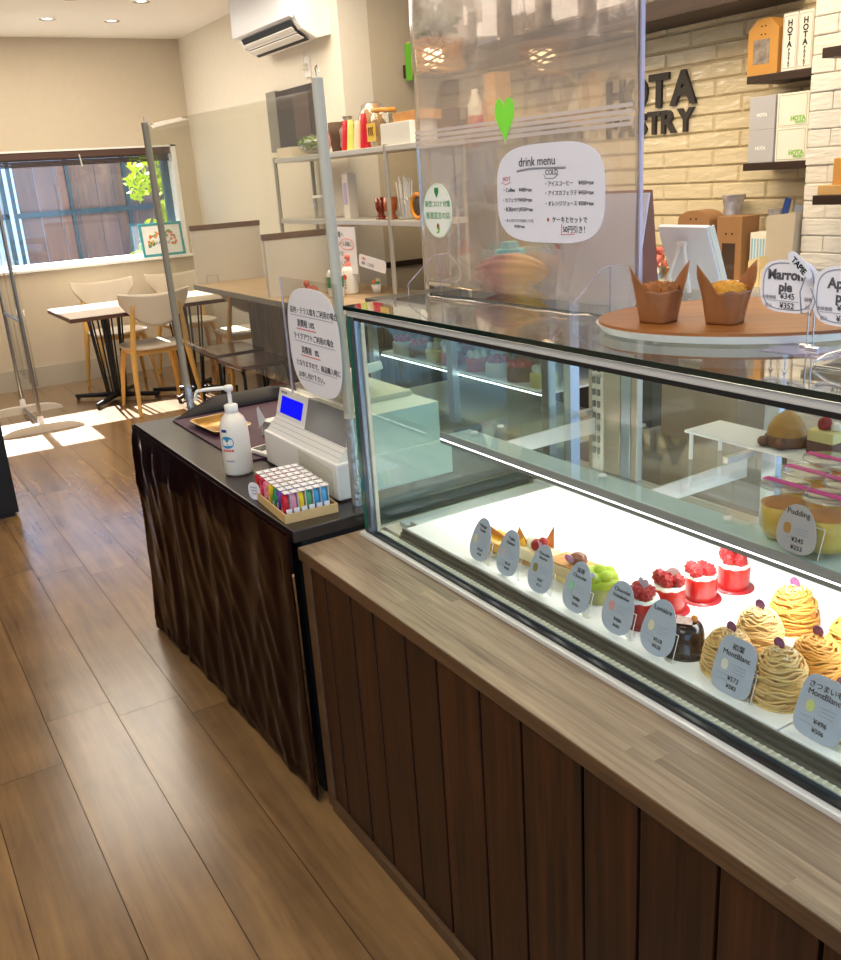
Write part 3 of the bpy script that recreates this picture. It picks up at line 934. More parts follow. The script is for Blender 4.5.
cols = ['D4202C', 'DD3355', 'F08FA0', 'E9C21C', '18925A', '7A4FB8', 'C91F35']
cols2 = ['E6DCE2', 'DE8FA4', 'E9C920', '4E9E6E', '3E97C8', '4FA7D8']
cmat = {}
def cm(c):
    if c not in cmat: cmat[c] = mat('wax_' + c, c, .35, sss=.1)
    return cmat[c]
M['card_white'] = mat('pack_card', 'EDEBEE', .5)
cardme = MB().span((0, -.0085, 0), (.0012, .0085, .068)).mesh('card')
barm = MB()
for k in range(6): barm.span((.002 + .0018 * k, -.0103, .003), (.0029 + .0018 * k, -.0099, .014))
bp_me = MB().span((0, -.0098, 0), (.014, -.0086, .026)).mesh('sleeve')
top_me = MB().span((.0, -.0098, .064), (.0165, .0135, .0648)).mesh('top_flap')
top_me.materials.append(M['card_white'])
bar_me = barm.mesh('bars')
shell_me = MB().span((-.001, -.0092, .0), (.0150, .0092, .0755)).mesh('shell')
digits = '1234567890'
names = ['red', 'crimson', 'pink', 'yellow', 'green', 'violet', 'dark red']
rows_w = ['front row', 'second row', 'third row', 'fourth row', 'fifth row', 'back row']
first = None
for mm in (M['card_white'],): cardme.materials.append(mm)
bp_me.materials.append(M['card_white']); bar_me.materials.append(M['ink']); shell_me.materials.append(M['bag'])
dig_mesh = {}
for j in range(7):
    for i in range(6):
        lx, ly = .009 + .0192 * i, by - .021 - .0322 * j
        a = R(-4)
        wx, wy = .755 + lx * math.cos(a) - ly * math.sin(a), 1.90 + lx * math.sin(a) + ly * math.cos(a)
        colr = cols[j] if i == 0 or j < 6 else cols2[i]
        nm = names[j] if i == 0 or j < 6 else ['white', 'rose', 'yellow', 'green', 'blue', 'light blue'][i]
        place = ['farthest from', 'second farthest from', 'third farthest from', 'fourth from', 'third from', 'second from', 'nearest to'][j]
        p = thing('number_candle_pack', f'{nm} candle pack, {rows_w[i]} of the box, {place} the display case', 'candle', (wx, wy, DZ + .0045), rz=a, group='number candle packs in the wooden box')
        s_ = bpy.data.objects.new('sleeve', bp_me); C.collection.objects.link(s_); s_.parent = p
        u_ = bpy.data.objects.new('top_flap', top_me); C.collection.objects.link(u_); u_.parent = p
        c_ = bpy.data.objects.new('card', cardme); C.collection.objects.link(c_); c_.parent = p; c_.location = (.0132, 0, 0)
        w_ = bpy.data.objects.new('barcode', bar_me); C.collection.objects.link(w_); w_.parent = p
        key = (j, colr)
        if key not in dig_mesh:
            d_ = text([(str((j * 3 + 2) % 10), 0, 0, .060, 'CENTER', .0022)], cm(colr), p, 'digit_candle', y=-.003, ext=.0055)
            d_.data.transform(Matrix.Diagonal((.74, 1, 1, 1)))
            d_.rotation_euler = (0, 0, FACE); d_.location = (.005, .001, .0165)
            dig_mesh[key] = d_.data
        else:
            d_ = bpy.data.objects.new('digit_candle', dig_mesh[key]); C.collection.objects.link(d_); d_.parent = p
            d_.rotation_euler = (0, 0, FACE); d_.location = (.005, .001, .0165)

# clear screen above the cash desk on two poles
ps = thing('counter_screen', 'clear hanging splash screen between two metal poles on the cash desk', 'screen', (.95, 2.55, DZ))
MB().tube([(0, -.645, 0), (0, -.635, .965)], .0125, 14).build('pole', mat('white_grey_pole', 'BDB9AC', .65, spec=.25), ps)
o = MB().tube([(.0, .60, .0), (.0, .622, .12), (.0, .655, .972)], .0115, 14); o.build('pole', mat('grey_pole', '8C8578', .65, spec=.25), ps)
M['silver_tape'] = mat('silver_tape', 'B7BDC2', .25, .7, bump=.5, bscale=60)
MB().tube([(0, .599, .0), (0, .611, .10)], .014, 12).build('tape_wrap', M['silver_tape'], ps)
MB().tube([(0, -.645, 0.0), (0, -.644, .22)], .0145, 12).build('tape_wrap', M['silver_tape'], ps)
def sheet(u, v):
    y = -.628 + (1.262 + .02 * v) * u
    z = .245 + v * (.70 + .02 * u)
    x = .0 + .007 * math.sin(u * PI * 2) * (.4 + .6 * v)
    return (x, y, z)
o = MB().grid(sheet, 40, 24).build('clear_sheet', M['acrylic_warm'], ps)
so = o.modifiers.new('thickness', 'SOLIDIFY'); so.thickness = .0012
MB().tube([(0, -.635, .965), (0, -.630, .985), (0, -.64, .99), (0, -.645, .975)], .0015, 6).tube([(0, .655, .972), (0, .656, .99)], .002, 6).build('hook', M['chrome'], ps)
# notice on the screen
nz = thing('tax_notice', 'white rounded handwritten notice hanging on the clear splash screen', 'notice', (.933, 2.03, 1.125), rz=FACE)
sq = superell(.285, .262, 3.0, 48)
MB().prism(sq, .0012, 'xz', 0).build('paper_sheet', M['paper'], nz)
MB().span((-.165, .0016, -.15), (.148, .0034, .15)).build('clear_holder', M['acrylic'], nz)
MB().span((-.167, .0, -.15), (-.165, .005, .15)).build('holder_edge', M['acrylic_edge'], nz)
text([('店内・テラス席をご利用の場合', -.118, .068, .0185), ('消費税 10%', -.085, .036, .020), ('テイクアウトご利用の場合', -.112, .004, .0185), ('消費税   8%', -.075, -.030, .020), ('となりますので、商品購入時に', -.112, -.064, .0175), ('お申し付け下さい。', -.105, -.094, .0175)], M['ink'], nz)
mb = MB().span((-.12, -.0008, .061), (.118, -.0002, .0622)).span((-.112, -.0008, -.003), (.115, -.0002, -.0018)).span((-.02, -.0008, -.070), (.112, -.0002, -.069)).span((-.105, -.0008, -.1), (.03, -.0002, -.099))
mb.build('underlines', M['ink_grey'], nz)
MB().span((-.09, -.0008, .028), (.02, -.0002, .030)).span((-.08, -.0008, -.038), (.03, -.0002, -.036)).build('red_underlines', M['ink_red'], nz)
# ------------------------------------------------------------------ cakes in the case
TZ = .7402
M['cream'] = mat('whipped_cream', 'FFF6E4', .5, sss=.3)
M['sponge'] = mat('yellow_sponge', 'F0D690', .8, var=.06, vscale=120)
M['cheesecake'] = mat('cheesecake', 'F5E6B4', .6, sss=.2)
M['mango'] = mat('mango_glaze', 'F2B93A', .25, sss=.2, var=.1, vscale=60)
M['chip'] = mat('orange_wafer', 'D88A3C', .6, var=.15, vscale=50)
M['berry'] = mat('raspberry_red', 'A0040E', .35, bump=.4, bscale=260)
M['red_glaze'] = mat('red_film_mousse', 'A8181C', .3, sss=.1, coat=.15)
M['red_top'] = mat('red_glaze_top', 'B81C12', .3, sss=.1, coat=.15)
M['choc'] = mat('dark_chocolate_glaze', '1E1014', .12, coat=.6)
M['choc_card'] = mat('chocolate_base_card', '231512', .5)
M['matcha'] = mat('green_tea_mousse', 'A8C22C', .45, sss=.2, var=.08, vscale=60)
M['matcha_side'] = mat('green_tea_cake_side', 'A9AE6A', .6, var=.1, vscale=70)
M['gold'] = mat('gold_cake_card', 'E2C27A', .35, .3)
M['mb_tan'] = mat('chestnut_cream', 'DAB373', .55, sss=.1, var=.06, vscale=50)
M['mb_gold'] = mat('golden_chestnut_cream', 'CE8F3C', .55, sss=.1, var=.06, vscale=50)
M['sugar'] = mat('icing_sugar', 'FAF4EC', .8)
M['pick_lilac'] = mat('lilac_pick', 'C9C3D2', .4)
M['pick_purple'] = mat('purple_shiny_pick', '8E5A86', .25, .4, var=.5, vscale=160)
M['tan_cake'] = mat('tan_mousse', 'E3C796', .55, sss=.2)
M['nut'] = mat('brown_chestnut', '7E4630', .3, coat=.4)
M['pink'] = mat('bright_pink', 'E0489A', .5)

def heart(w, h, n=36, cx=0, cz=0):
    pts = []
    for k in range(n):
        a = 2 * PI * k / n
        x = 16 * math.sin(a) ** 3; z = 13 * math.cos(a) - 5 * math.cos(2 * a) - 2 * math.cos(3 * a) - math.cos(4 * a)
        pts.append((cx - x / 32 * w, cz + (z + 2.5) / 29 * h))
    return pts

def pick(parent, loc, outline, m, rz=FACE, tilt=0):
    o = MB().prism(outline, .0012, 'xz', 0).build('pick', m, parent)
    o.location = loc; o.rotation_euler = (tilt, 0, rz)
    return o

# raspberry cakes
def raspberry(mb, c, r):
    mb.ball(c, r, 14, wob=0, sc=(1, 1, 1.1))
    for k in range(26):
        ph = math.acos(1 - 2 * (k + .5) / 26); th = 2.4 * k
        mb.ball((c[0] + r * .86 * math.sin(ph) * math.cos(th), c[1] + r * .86 * math.sin(ph) * math.sin(th), c[2] + r * .95 * math.cos(ph)), r * .3, 6)
def red_cake(label, loc, berries, pick_kind=None, rz=0):
    t = thing('raspberry_cake', label, 'cake', loc, rz, 'red raspberry mousse cakes')
    MB().lathe([(.001, 0), (.037, 0), (.037, .0018), (.001, .0018)], n=36).build('base_card', mat('red_base_card', '9A1E26', .3), t)
    MB().lathe([(.027, .0018), (.0278, .004), (.0278, .026), (.0278, .041)], n=36).build('mousse_body', M['red_glaze'], t)
    MB().lathe([(.0279, .030), (.0279, .044), (.026, .0465), (.022, .0452)], n=36, wob=lambda a, z: 1 + .012 * math.sin(7 * a)).build('red_band', M['red_top'], t)
    MB().lathe([(.0275, .0445), (.0262, .050), (.022, .0505), (.0001, .047)], n=40, wob=lambda a, z: 1 + .02 * math.sin(9 * a + z * 200)).build('cream_ring', M['cream'], t)
    for (x, y, z, r) in berries:
        mb = MB(); raspberry(mb, (x, y, z), r); mb.build('raspberry', M['berry'], t)
    if pick_kind == 'heart':
        pick(t, (.002, .002, .071), heart(.024, .022), M['pick_lilac'])
    elif pick_kind == 'round':
        pick(t, (.006, -.006, .068), superell(.026, .024, 2), M['white'])
    return t
B4 = [(-.013, .011, .057, .012), (-.008, -.012, .057, .012), (.010, -.003, .056, .0115), (.004, .017, .058, .0115), (-.016, -.001, .062, .0105)]
B5 = [(-.006, .016, .062, .0125), (-.012, -.001, .058, .0125), (.0, -.017, .059, .0115), (.014, .004, .058, .012)]
red_cake('raspberry cake in front behind the framboise card with a lilac heart pick', (1.043, 1.035, TZ), B4, 'heart')
red_cake('second raspberry cake from the front with a round white pick', (1.112, 1.042, TZ), B5, 'round', .3)
red_cake('third raspberry cake from the front topped with three raspberries', (1.188, 1.038, TZ), B4[:4], None, .9)
red_cake('raspberry cake at the back of the red row under the shelf', (1.268, 1.032, TZ), B5, 'round', -.2)
t = thing('loose_raspberry', 'single red berry lying on the tray beside the chocolate cake', 'berry', (1.075, .968, TZ))
mb = MB(); raspberry(mb, (0, 0, .012), .0115); mb.build('raspberry', M['berry'], t)

# chocolate dome
t = thing('chocolate_cake', 'shiny dark chocolate dome cake with a small square label', 'cake', (1.026, .925, TZ))
MB().lathe([(.001, 0), (.040, 0), (.040, .002), (.001, .002)], n=36).build('base_card', M['choc_card'], t)
MB().lathe([(.034, .002), (.0345, .006), (.0335, .012), (.0315, .014), (.0315, .03), (.030, .040), (.026, .047), (.018, .0505), (.0001, .052)], n=40).build('glazed_body', M['choc'], t)
mb = MB()
for k in range(40):
    a = 2 * PI * k / 40
    mb.ball((.0345 * math.cos(a), .0345 * math.sin(a), .006), .004, 6, wob=.3)
mb.build('chocolate_crumbs', M['choc_card'], t)
o = MB().box((-.002, 0, .0535), (.026, .026, .001), rot=Matrix.Rotation(.6, 3, 'Z')).build('label_square', mat('copper_label', 'B99484', .4, var=.3, vscale=200), t)
o = MB().ball((.012, -.008, .0555), .006, 8, wob=.3).build('garnish', M['chip'], t)

# mont blancs
def montblanc_mesh(seed, rb, h):
    q = random.Random(seed); mb = MB()
    def R_(z):
        k = min(1, max(0, z / h))
        return rb * (1 - .04 * k) * math.sqrt(max(.0, 1 - k ** 2.6)) * .97 + .004
    prof = [(max(.0005, R_(h * k / 14) - .0035), h * k / 14) for k in range(15)]
    mb.lathe(prof, n=28)
    for s in range(46):
        z0 = q.uniform(.002, h * .97); a0 = q.uniform(0, 2 * PI); ln = q.uniform(1.6, 4.2); dz = q.uniform(-.2, .28) * h * .35
        ph = q.uniform(0, 6); amp = q.uniform(.0008, .003)
        pts = []
        n = int(ln * 9)
        for i in range(n + 1):
            u = i / n
            z = min(h * .995, max(.0015, z0 + dz * (u - .5) * 2 + amp * math.sin(5 * u * ln + ph)))
            r = R_(z) + q.uniform(-.0002, .0002) + .0012 * math.sin(ph + s)
            pts.append((r * math.cos(a0 + ln * u), r * math.sin(a0 + ln * u), z + .001))
        mb.tube(pts, .0019, 6)
    for s in range(9):
        r0 = rb * q.uniform(.1, .55); a0 = q.uniform(0, 6); pts = []
        cx, cy = q.uniform(-.008, .008), q.uniform(-.008, .008)
        for i in range(14):
            a = a0 + i * .33
            x, y = cx + r0 * math.cos(a), cy + r0 * math.sin(a)
            rr = min(.99, math.hypot(x, y) / rb)
            pts.append((x, y, h * (1 - rr ** 2.4) ** .42 + .001))
        mb.tube(pts, .0019, 6)
    return mb
def montblanc(label, loc, m, seed, rb=.036, h=.066, pk=True, rz=0, sugar=True, pkloc=(.0, .0, .073)):
    t = thing('mont_blanc_cake', label, 'cake', loc, rz, 'mont blanc cakes')
    MB().lathe([(.001, 0), (rb + .004, 0), (rb + .004, .002), (.001, .002)], n=40).build('gold_card', M['gold'], t)
    o = montblanc_mesh(seed, rb, h).build('noodle_cream', m, t); o.location = (0, 0, .002)
    if sugar:
        mb = MB()
        q = random.Random(seed)
        for k in range(70):
            a = q.uniform(0, 2 * PI); r = rb * .6 * math.sqrt(q.random())
            mb.ball((r * math.cos(a), r * math.sin(a), h * (1 - (r / rb) ** 2.4) ** .42 + .0045), q.uniform(.0008, .0018), 5)
        mb.build('icing_sugar', M['sugar'], t)
    if pk:
        o = pick(t, pkloc, superell(.018, .018, 2, 24, cz=.004), M['pick_purple'], FACE - rz)
    return t
montblanc('tan mont blanc cake at the left of the group behind the chestnut price card', (1.030, .842, TZ), M['mb_tan'], 1, pkloc=(.0, -.004, .072))
montblanc('tan mont blanc cake second in the left line with sugar on top', (1.127, .862, TZ), M['mb_tan'], 2, .035, .064, pkloc=(-.002, .0, .070))
montblanc('golden mont blanc cake at the back of the group with a shiny purple pick', (1.220, .868, TZ), M['mb_gold'], 3, .037, .072, pkloc=(0, .002, .077))
montblanc('tallest front mont blanc cake of beige noodles between the two price cards', (1.026, .744, TZ), M['mb_tan'], 4, .038, .078, sugar=True, pkloc=(.0, .006, .083))
montblanc('golden mont blanc cake in the middle of the right line', (1.108, .745, TZ), M['mb_gold'], 5, .038, .068, sugar=False, pkloc=(.004, .003, .074))
montblanc('golden mont blanc cake cut by the right edge of the picture', (1.205, .748, TZ), M['mb_gold'], 6, .037, .068, pk=True, pkloc=(0, -.012, .074))

# sweet potato cake at the right edge
t = thing('sweet_potato_cake', 'yellow sweet potato cake with a dark pick cut by the right picture edge', 'cake', (1.030, .640, TZ))
MB().lathe([(.001, 0), (.040, 0), (.040, .002), (.001, .002)], n=36).build('gold_card', M['gold'], t)
mb = MB()
for k in range(9):
    a = 2 * PI * k / 9
    pts = [((.034 - .020 * (i / 8) ** 2) * math.cos(a + .35 * i / 8), (.034 - .020 * (i / 8) ** 2) * math.sin(a + .35 * i / 8), .008 + .050 * i / 8) for i in range(9)]
    mb.tube(pts, [.010, .0115, .012, .0118, .011, .0102, .009, .0075, .005], 8)
mb.lathe([(.03, .002), (.028, .03), (.014, .055), (.001, .06)], n=24)
mb.build('yellow_petals', mat('pale_yellow_cream', 'E9D873', .45, sss=.2), t)
pick(t, (-.004, .006, .064), superell(.020, .020, 2, 24, cz=.005), mat('mauve_pick', '8C6A74', .35), FACE)

# green tea cake
t = thing('green_tea_cake', 'round green tea cake with ruffled lime top and pale heart pick', 'cake', (1.050, 1.150, TZ))
MB().lathe([(.031, 0), (.0315, .004), (.0315, .034), (.030, .040), (.0001, .041)], n=36).build('sponge_body', M['matcha_side'], t)
mb = MB()
mb.lathe([(.0325, .030), (.0335, .038), (.031, .044), (.02, .046), (.0001, .046)], n=36, wob=lambda a, z: 1 + .03 * math.sin(8 * a))
for k in range(7):
    a = 2 * PI * k / 7
    mb.ball((.019 * math.cos(a), .019 * math.sin(a), .048 + .004 * math.sin(3 * k)), .0135, 12, sc=(1.1, 1, .8), wob=.15)
mb.ball((.0, 0, .054), .012, 12)
mb.build('lime_topping', M['matcha'], t)
pick(t, (-.026, -.006, .050), heart(.024, .026), M['pick_lilac'], FACE, R(10))
# tan slice with chestnut
t = thing('chestnut_slice', 'tan rectangular mousse slice topped with a brown chestnut and pink pick', 'cake', (1.066, 1.245, TZ), R(4))
MB().span((-.028, -.045, 0), (.028, .045, .012), bev=.002).build('sponge_layer', M['sponge'], t)
MB().span((-.028, -.045, .012), (.028, .045, .034), bev=.002).build('mousse_layer', M['tan_cake'], t)
MB().span((-.027, -.044, .034), (.027, .044, .037), bev=.001).build('crumb_top', mat('caramel_crumb', 'C98F4E', .7, var=.2, vscale=120), t)
MB().ball((.0, -.016, .047), .0165, 18, sc=(1, 1.15, .85), wob=.05).build('chestnut', M['nut'], t)
pick(t, (-.017, -.008, .050), superell(.024, .017, 2.2), mat('mauve_pink_pick', 'B88FB4', .35), FACE, R(8))
o = MB().prism(superell(.008, .006, 2), .001, 'xz', 0).build('pink_spot', M['pink'], t); o.location = (-.0185, -.004, .050); o.rotation_euler = (R(8), 0, FACE)
# cheesecake with strawberry and wafers
t = thing('cheesecake_slice', 'cheesecake slice with strawberry, heart pick and two orange triangular wafers', 'cake', (1.066, 1.362, TZ), R(3))
MB().span((-.03, -.048, 0), (.03, .046, .010), bev=.001).build('biscuit_base', mat('biscuit_base', 'C8975A', .8, var=.15, vscale=140), t)
MB().span((-.03, -.048, .010), (.03, .046, .034), bev=.002).build('cheese_layer', M['cheesecake'], t)
mb = MB().lathe([(.0001, .054), (.010, .053), (.018, .047), (.021, .038), (.021, .034)], c=(.006, .0, 0), n=24, wob=lambda a, z: 1 + .04 * math.sin(6 * a))
mb.build('cream_swirl', M['cream'], t)
MB().ball((-.012, -.022, .044), .012, 16, sc=(1, 1, 1.05)).build('strawberry', M['berry'], t)
MB().ball((-.004, -.032, .048), .011, 16, sc=(1, 1, 1.2)).build('strawberry', M['berry'], t)
pick(t, (-.018, -.037, .046), heart(.022, .022), mat('rose_lilac_pick', 'C99BB0', .4), FACE - .3)
for (px, py, s_, rz, dx) in ((-.018, .020, .036, -1.2, -.006), (.016, -.026, .044, -1.75, .006)):
    o = MB().prism([(-.018, 0), (.018, 0), (dx, s_)], .002, 'xz', 0).build('wafer', M['chip'], t)
    o.location = (px, py, .035); o.rotation_euler = (R(-12), 0, rz)
o = MB().prism([(-.012, 0), (.012, 0), (.004, .018)], .002, 'xz', 0).build('wafer', M['mango'], t); o.location = (-.026, .012, .036); o.rotation_euler = (R(-20), 0, FACE + .4)
# mango slice
t = thing('mango_slice', 'orange yellow mango cake slice at the left end of the tray', 'cake', (1.040, 1.450, TZ), R(2))
MB().span((-.028, -.036, 0), (.028, .03, .011), bev=.002).build('sponge_layer', M['tan_cake'], t)
MB().span((-.028, -.036, .011), (.028, .03, .032), bev=.002).build('mango_layer', M['mango'], t)
o = MB().prism([(-.03, 0), (.026, -.004), (.03, .006), (-.024, .016)], .003, 'xz', 0).build('wafer', M['chip'], t); o.location = (.0, .004, .0325); o.rotation_euler = (0, 0, FACE)

# ------------------------------------------------------------------ price cards in clear holders
M['card_line'] = mat('pale_blue_print', 'A7B0C4', .7)
def price_card(label, loc, lines, shape, w=.066, h=.092, spot=None, tilt=18, rz=0, blue='AEB9CB'):
    t = thing('price_card', label, 'price card', loc, FACE + rz, 'price cards in the display case')
    if shape == 'egg': ol = superell(w, h, 2.4, 40, egg=.22, cz=h / 2)
    else: ol = superell(w, h, 4, 40, egg=.06, cz=h / 2)
    o = MB().prism(ol, .0012, 'xz', 0).build('card', mat('blue_white_card', blue, .45), t)
    o.rotation_euler = (-R(tilt), 0, 0)
    o.location = (0, 0, .001)
    tx = []; z = h * .78
    for (s, sz) in lines[:2]:
        tx.append((s, 0, z, sz, 'CENTER')); z -= sz * 1.02
    z = h * .24
    for (s, sz) in lines[2:]:
        tx.append((s, .004, z, sz, 'CENTER')); z -= sz * 1.15
    text(tx, M['ink'], o)
    mb = MB()
    for k in range(3): mb.span((-.002, -.0008, h * (.52 - .06 * k)), (.020, -.0003, h * (.52 - .06 * k) + .0012))
    for k in range(2): mb.span((-w * .38, -.0008, h * (.30 - .1 * k)), (-w * .1, -.0003, h * (.30 - .1 * k) + .0009))
    mb.build('small_print', M['card_line'], o)
    if spot:
        MB().prism(superell(.013, .017, 2.4, 20, cx=-.016, cz=h * .48), .0004, 'xz', -.0007).build('drawing', mat('spot_' + spot, spot, .6), o)
    # clear holder: upright back plate and foot
    hb = MB().span((-.012, .0015, 0), (.040, .0028, .048)); o2 = hb.build('holder_back', M['acrylic'], t); o2.location = (0, 0, .0013); o2.rotation_euler = (-R(tilt), 0, 0)
    mb = MB().tube([(-.012, .0155, .046), (.040, .0155, .046), (.040, .002, .0014)], .0007, 5).tube([(-.012, .0155, .046), (-.012, .002, .0014)], .0007, 5)
    mb.build('holder_edge', M['white'], t)
    MB().span((-.012, .002, 0), (.040, .011, .0013)).build('holder_foot', M['acrylic'], t)
    return t
X = .974
price_card('egg shaped price card at the far left end of the tray', (X, 1.436, TZ), [('Mango', .009), ('Tarte', .009), ('¥518', .008), ('¥528', .007)], 'egg', .062, .090, 'D9C7A6')
price_card('second egg shaped price card from the left, before the cheesecake', (X, 1.343, TZ), [('Triple', .009), ('Cheese', .009), ('¥518', .008), ('¥528', .007)], 'egg', .064, .092, 'C8B8C0')
price_card('egg shaped price card with a small yellow drawing in front of the chestnut slice', (X, 1.243, TZ), [('Chocolat', .008), ('Banane', .008), ('¥507', .008), ('¥517', .007)], 'egg', .064, .092, '8A8446')
price_card('egg shaped price card with a green drawing in front of the green tea cake', (X, 1.141, TZ), [('抹茶', .010), ('Chocolat', .0095), ('¥486', .009), ('¥496', .008)], 'egg', .066, .092, '8FD0A4')
price_card('egg shaped price card reading Chocolat Framboise before the first raspberry cake', (X, 1.037, TZ), [('Chocolat', .010), ('Framboise', .009), ('¥486', .009), ('¥496', .008)], 'egg', .068, .092, 'D79A98')
price_card('egg shaped price card reading Lumière before the chocolate cake', (X, .945, TZ), [('Lumière', .0115), ('', .002), ('¥518', .009), ('¥528', .009)], 'egg', .068, .092, 'E0D6BC')
price_card('square price card with Japanese chestnut title before the tan mont blancs', (X, .795, TZ), [('和栗', .011), ('MontBlanc', .0115), ('¥572', .010), ('¥583', .009)], 'sq', .070, .086, 'DCD8C8')
price_card('square price card with hiragana title before the yellow sweet potato cake', (X, .650, TZ), [('さつまいも', .0105), ('MontBlanc', .0115), ('¥496', .010), ('¥506', .009)], 'sq', .072, .088, 'CBD48A')

# ------------------------------------------------------------------ pudding cups on the glass shelf
SZ = .9213
M['cup'] = clear('clear_plastic_cup', (.97, .98, .96), base=.06, power=3.2, gain=.6)
M['pudding'] = mat('custard_pudding', 'EBC35C', .35, sss=.3)
M['caramel_skin'] = mat('browned_pudding_skin', 'D6883C', .3, var=.15, vscale=40)
M['magenta'] = mat('magenta_tape', 'D4148C', .35)
def cup(label, loc):
    t = thing('pudding_cup', label, 'pudding', loc, group='pudding cups on the glass shelf')
    MB().lathe([(.027, .0012), (.0275, .0012), (.0315, .012), (.0335, .03), (.0345, .052), (.0001, .052)], n=36).build('pudding', M['pudding'], t)
    MB().lathe([(.0342, .0523), (.02, .0535), (.0001, .053)], n=36).build('pudding_skin', M['caramel_skin'], t)
    MB().lathe([(.0001, 0), (.028, 0), (.033, .011), (.035, .03), (.0362, .055), (.0375, .079), (.0385, .081)], n=36).build('cup', M['cup'], t)
    MB().lathe([(.0385, .0812), (.0375, .084), (.034, .0845), (.0001, .0845)], n=36).build('lid', M['bag'], t)
    MB().span((-.007, -.037, .0848), (.007, .037, .0856)).build('tape_strip', M['magenta'], t)
    return t
c0 = cup('pudding cup at the front left corner of the group, left of its card', (1.176, .868, SZ))
for (x, y, lb) in ((1.176, .790, 'front pudding cup half hidden by the pudding price card'), (1.252, .886, 'pudding cup second row left, behind the corner cup'), (1.250, .808, 'pudding cup second row, at the right picture edge'), (1.332, .905, 'pudding cup farthest back at the left, before the shortcake'), (1.330, .827, 'pudding cup in the back row cut by the right picture edge')):
    dup(c0, (x, y, SZ), None, lb)
price_card('grey price card reading Pudding on the glass shelf', (1.1215, .806, SZ), [('Pudding', .0125), ('', .002), ('¥245', .0105), ('¥253', .010)], 'egg', .066, .076, 'B98A4A', 7, 0, 'BDB6B6')
# cakes at the back of the shelf
cbx = thing('white_cake_board', 'white raised board at the back of the glass shelf under the shortcake', 'cake board', (1.41, 1.05, SZ))
MB().span((-.055, -.26, .055), (.049, .19, .061), bev=.002).build('board', M['tray_white'], cbx)
for (x, y) in ((-.045, -.25), (-.045, .18), (.04, -.25), (.04, .18)):
    MB().tube([(x, y, 0), (x, y, .0555)], .004, 8).build('leg', M['plastic_white'], cbx)
t = thing('strawberry_shortcake', 'strawberry shortcake slice with chocolate base on the glass shelf', 'cake', (1.415, .962, SZ + .0612))
MB().span((-.025, -.026, 0), (.025, .026, .024), bev=.002).build('chocolate_layer', mat('cocoa_sponge', '7E5A50', .8, var=.1, vscale=90), t)
MB().span((-.025, -.026, .024), (.025, .026, .044), bev=.002).build('cream_layer', mat('yellow_cream_layer', 'EFDD94', .6), t)
MB().ball((-.004, .006, .053), .0125, 16, sc=(1, 1, 1.1)).build('strawberry', M['berry'], t)
MB().ball((.0, -.014, .050), .010, 12, sc=(1, 1, .9), wob=.2).build('cream_dollop', M['cream'], t)
t = thing('caramel_bun_cake', 'domed caramel yellow cake with brown base behind the case post', 'cake', (1.412, 1.046, SZ + .0612))
t.scale = (1.02, 1.02, .82)
MB().lathe([(.036, 0), (.040, .006), (.037, .02), (.034, .024)], n=28).build('brown_base', mat('milk_chocolate', '8A6046', .5), t)
MB().lathe([(.034, .022), (.032, .04), (.022, .062), (.008, .075), (.0001, .077)], n=28).build('caramel_dome', mat('caramel_dome', 'C6924A', .45, var=.1, vscale=40), t)
mb = MB()
for (x, y, r) in ((-.036, .02, .012), (-.034, -.016, .012), (.01, -.042, .012)):
    mb.ball((x, y, .011), r, 10)
mb.build('chocolate_feet', mat('milk_chocolate_ball', '7A5340', .5), t)

# ------------------------------------------------------------------ on top of the case
CT2 = CT + .0003
# hazy vinyl screen with clear feet
vs_ = thing('vinyl_screen', 'tall hazy vinyl splash screen on clear trapezoid feet on top of the case', 'screen', (1.18, 1.54, CT2))
def vs_fn(u, v):
    y = -.348 + .708 * u
    x = .004 * noise.noise(Vector((u * 3, v * 5, 2))) + .0025 * noise.noise(Vector((u * 9, v * 9, 4)))
    return (x, y, .008 + v * .90)
o = MB().grid(vs_fn, 40, 40).build('vinyl_sheet', M['film'], vs_)
so = o.modifiers.new('thickness', 'SOLIDIFY'); so.thickness = .0015
MB().span((-.004, -.3515, .008), (.004, -.3485, .92)).build('sheet_edge', M['acrylic_edge'], vs_)
for k in range(4):
    MB().span((-.0062, -.335, .345 - .010 * k), (-.0048, .355, .3515 - .010 * k)).build('tape_strip', M['film_tape'], vs_)
for y in (.285, -.28):
    ol = [(-.092, 0), (.075, 0), (.075, .022), (.022, .082), (-.02, .082), (-.092, .024)]
    f = MB().prism(ol, .003, 'xz', y).build('clear_foot', M['acrylic'], vs_)
    MB().tube([(p[0], y + .0015, p[1]) for p in ol[1:] + ol[:1]], .0013, 6).tube([(-.004, y, .0), (-.004, y, .082)], .0013, 6).build('foot_edge', M['acrylic_edge'], f)
VX = 1.18 - .0075
mn = thing('drink_menu', 'white rounded handwritten drink menu stuck on the hazy vinyl screen', 'menu', (VX - .0012, 1.428, 1.447), FACE)
MB().prism(superell(.318, .182, 3.4, 56), .0012, 'xz', 0).build('menu_sheet', mat('lilac_white_paper', 'E6E4F0', .6), mn)
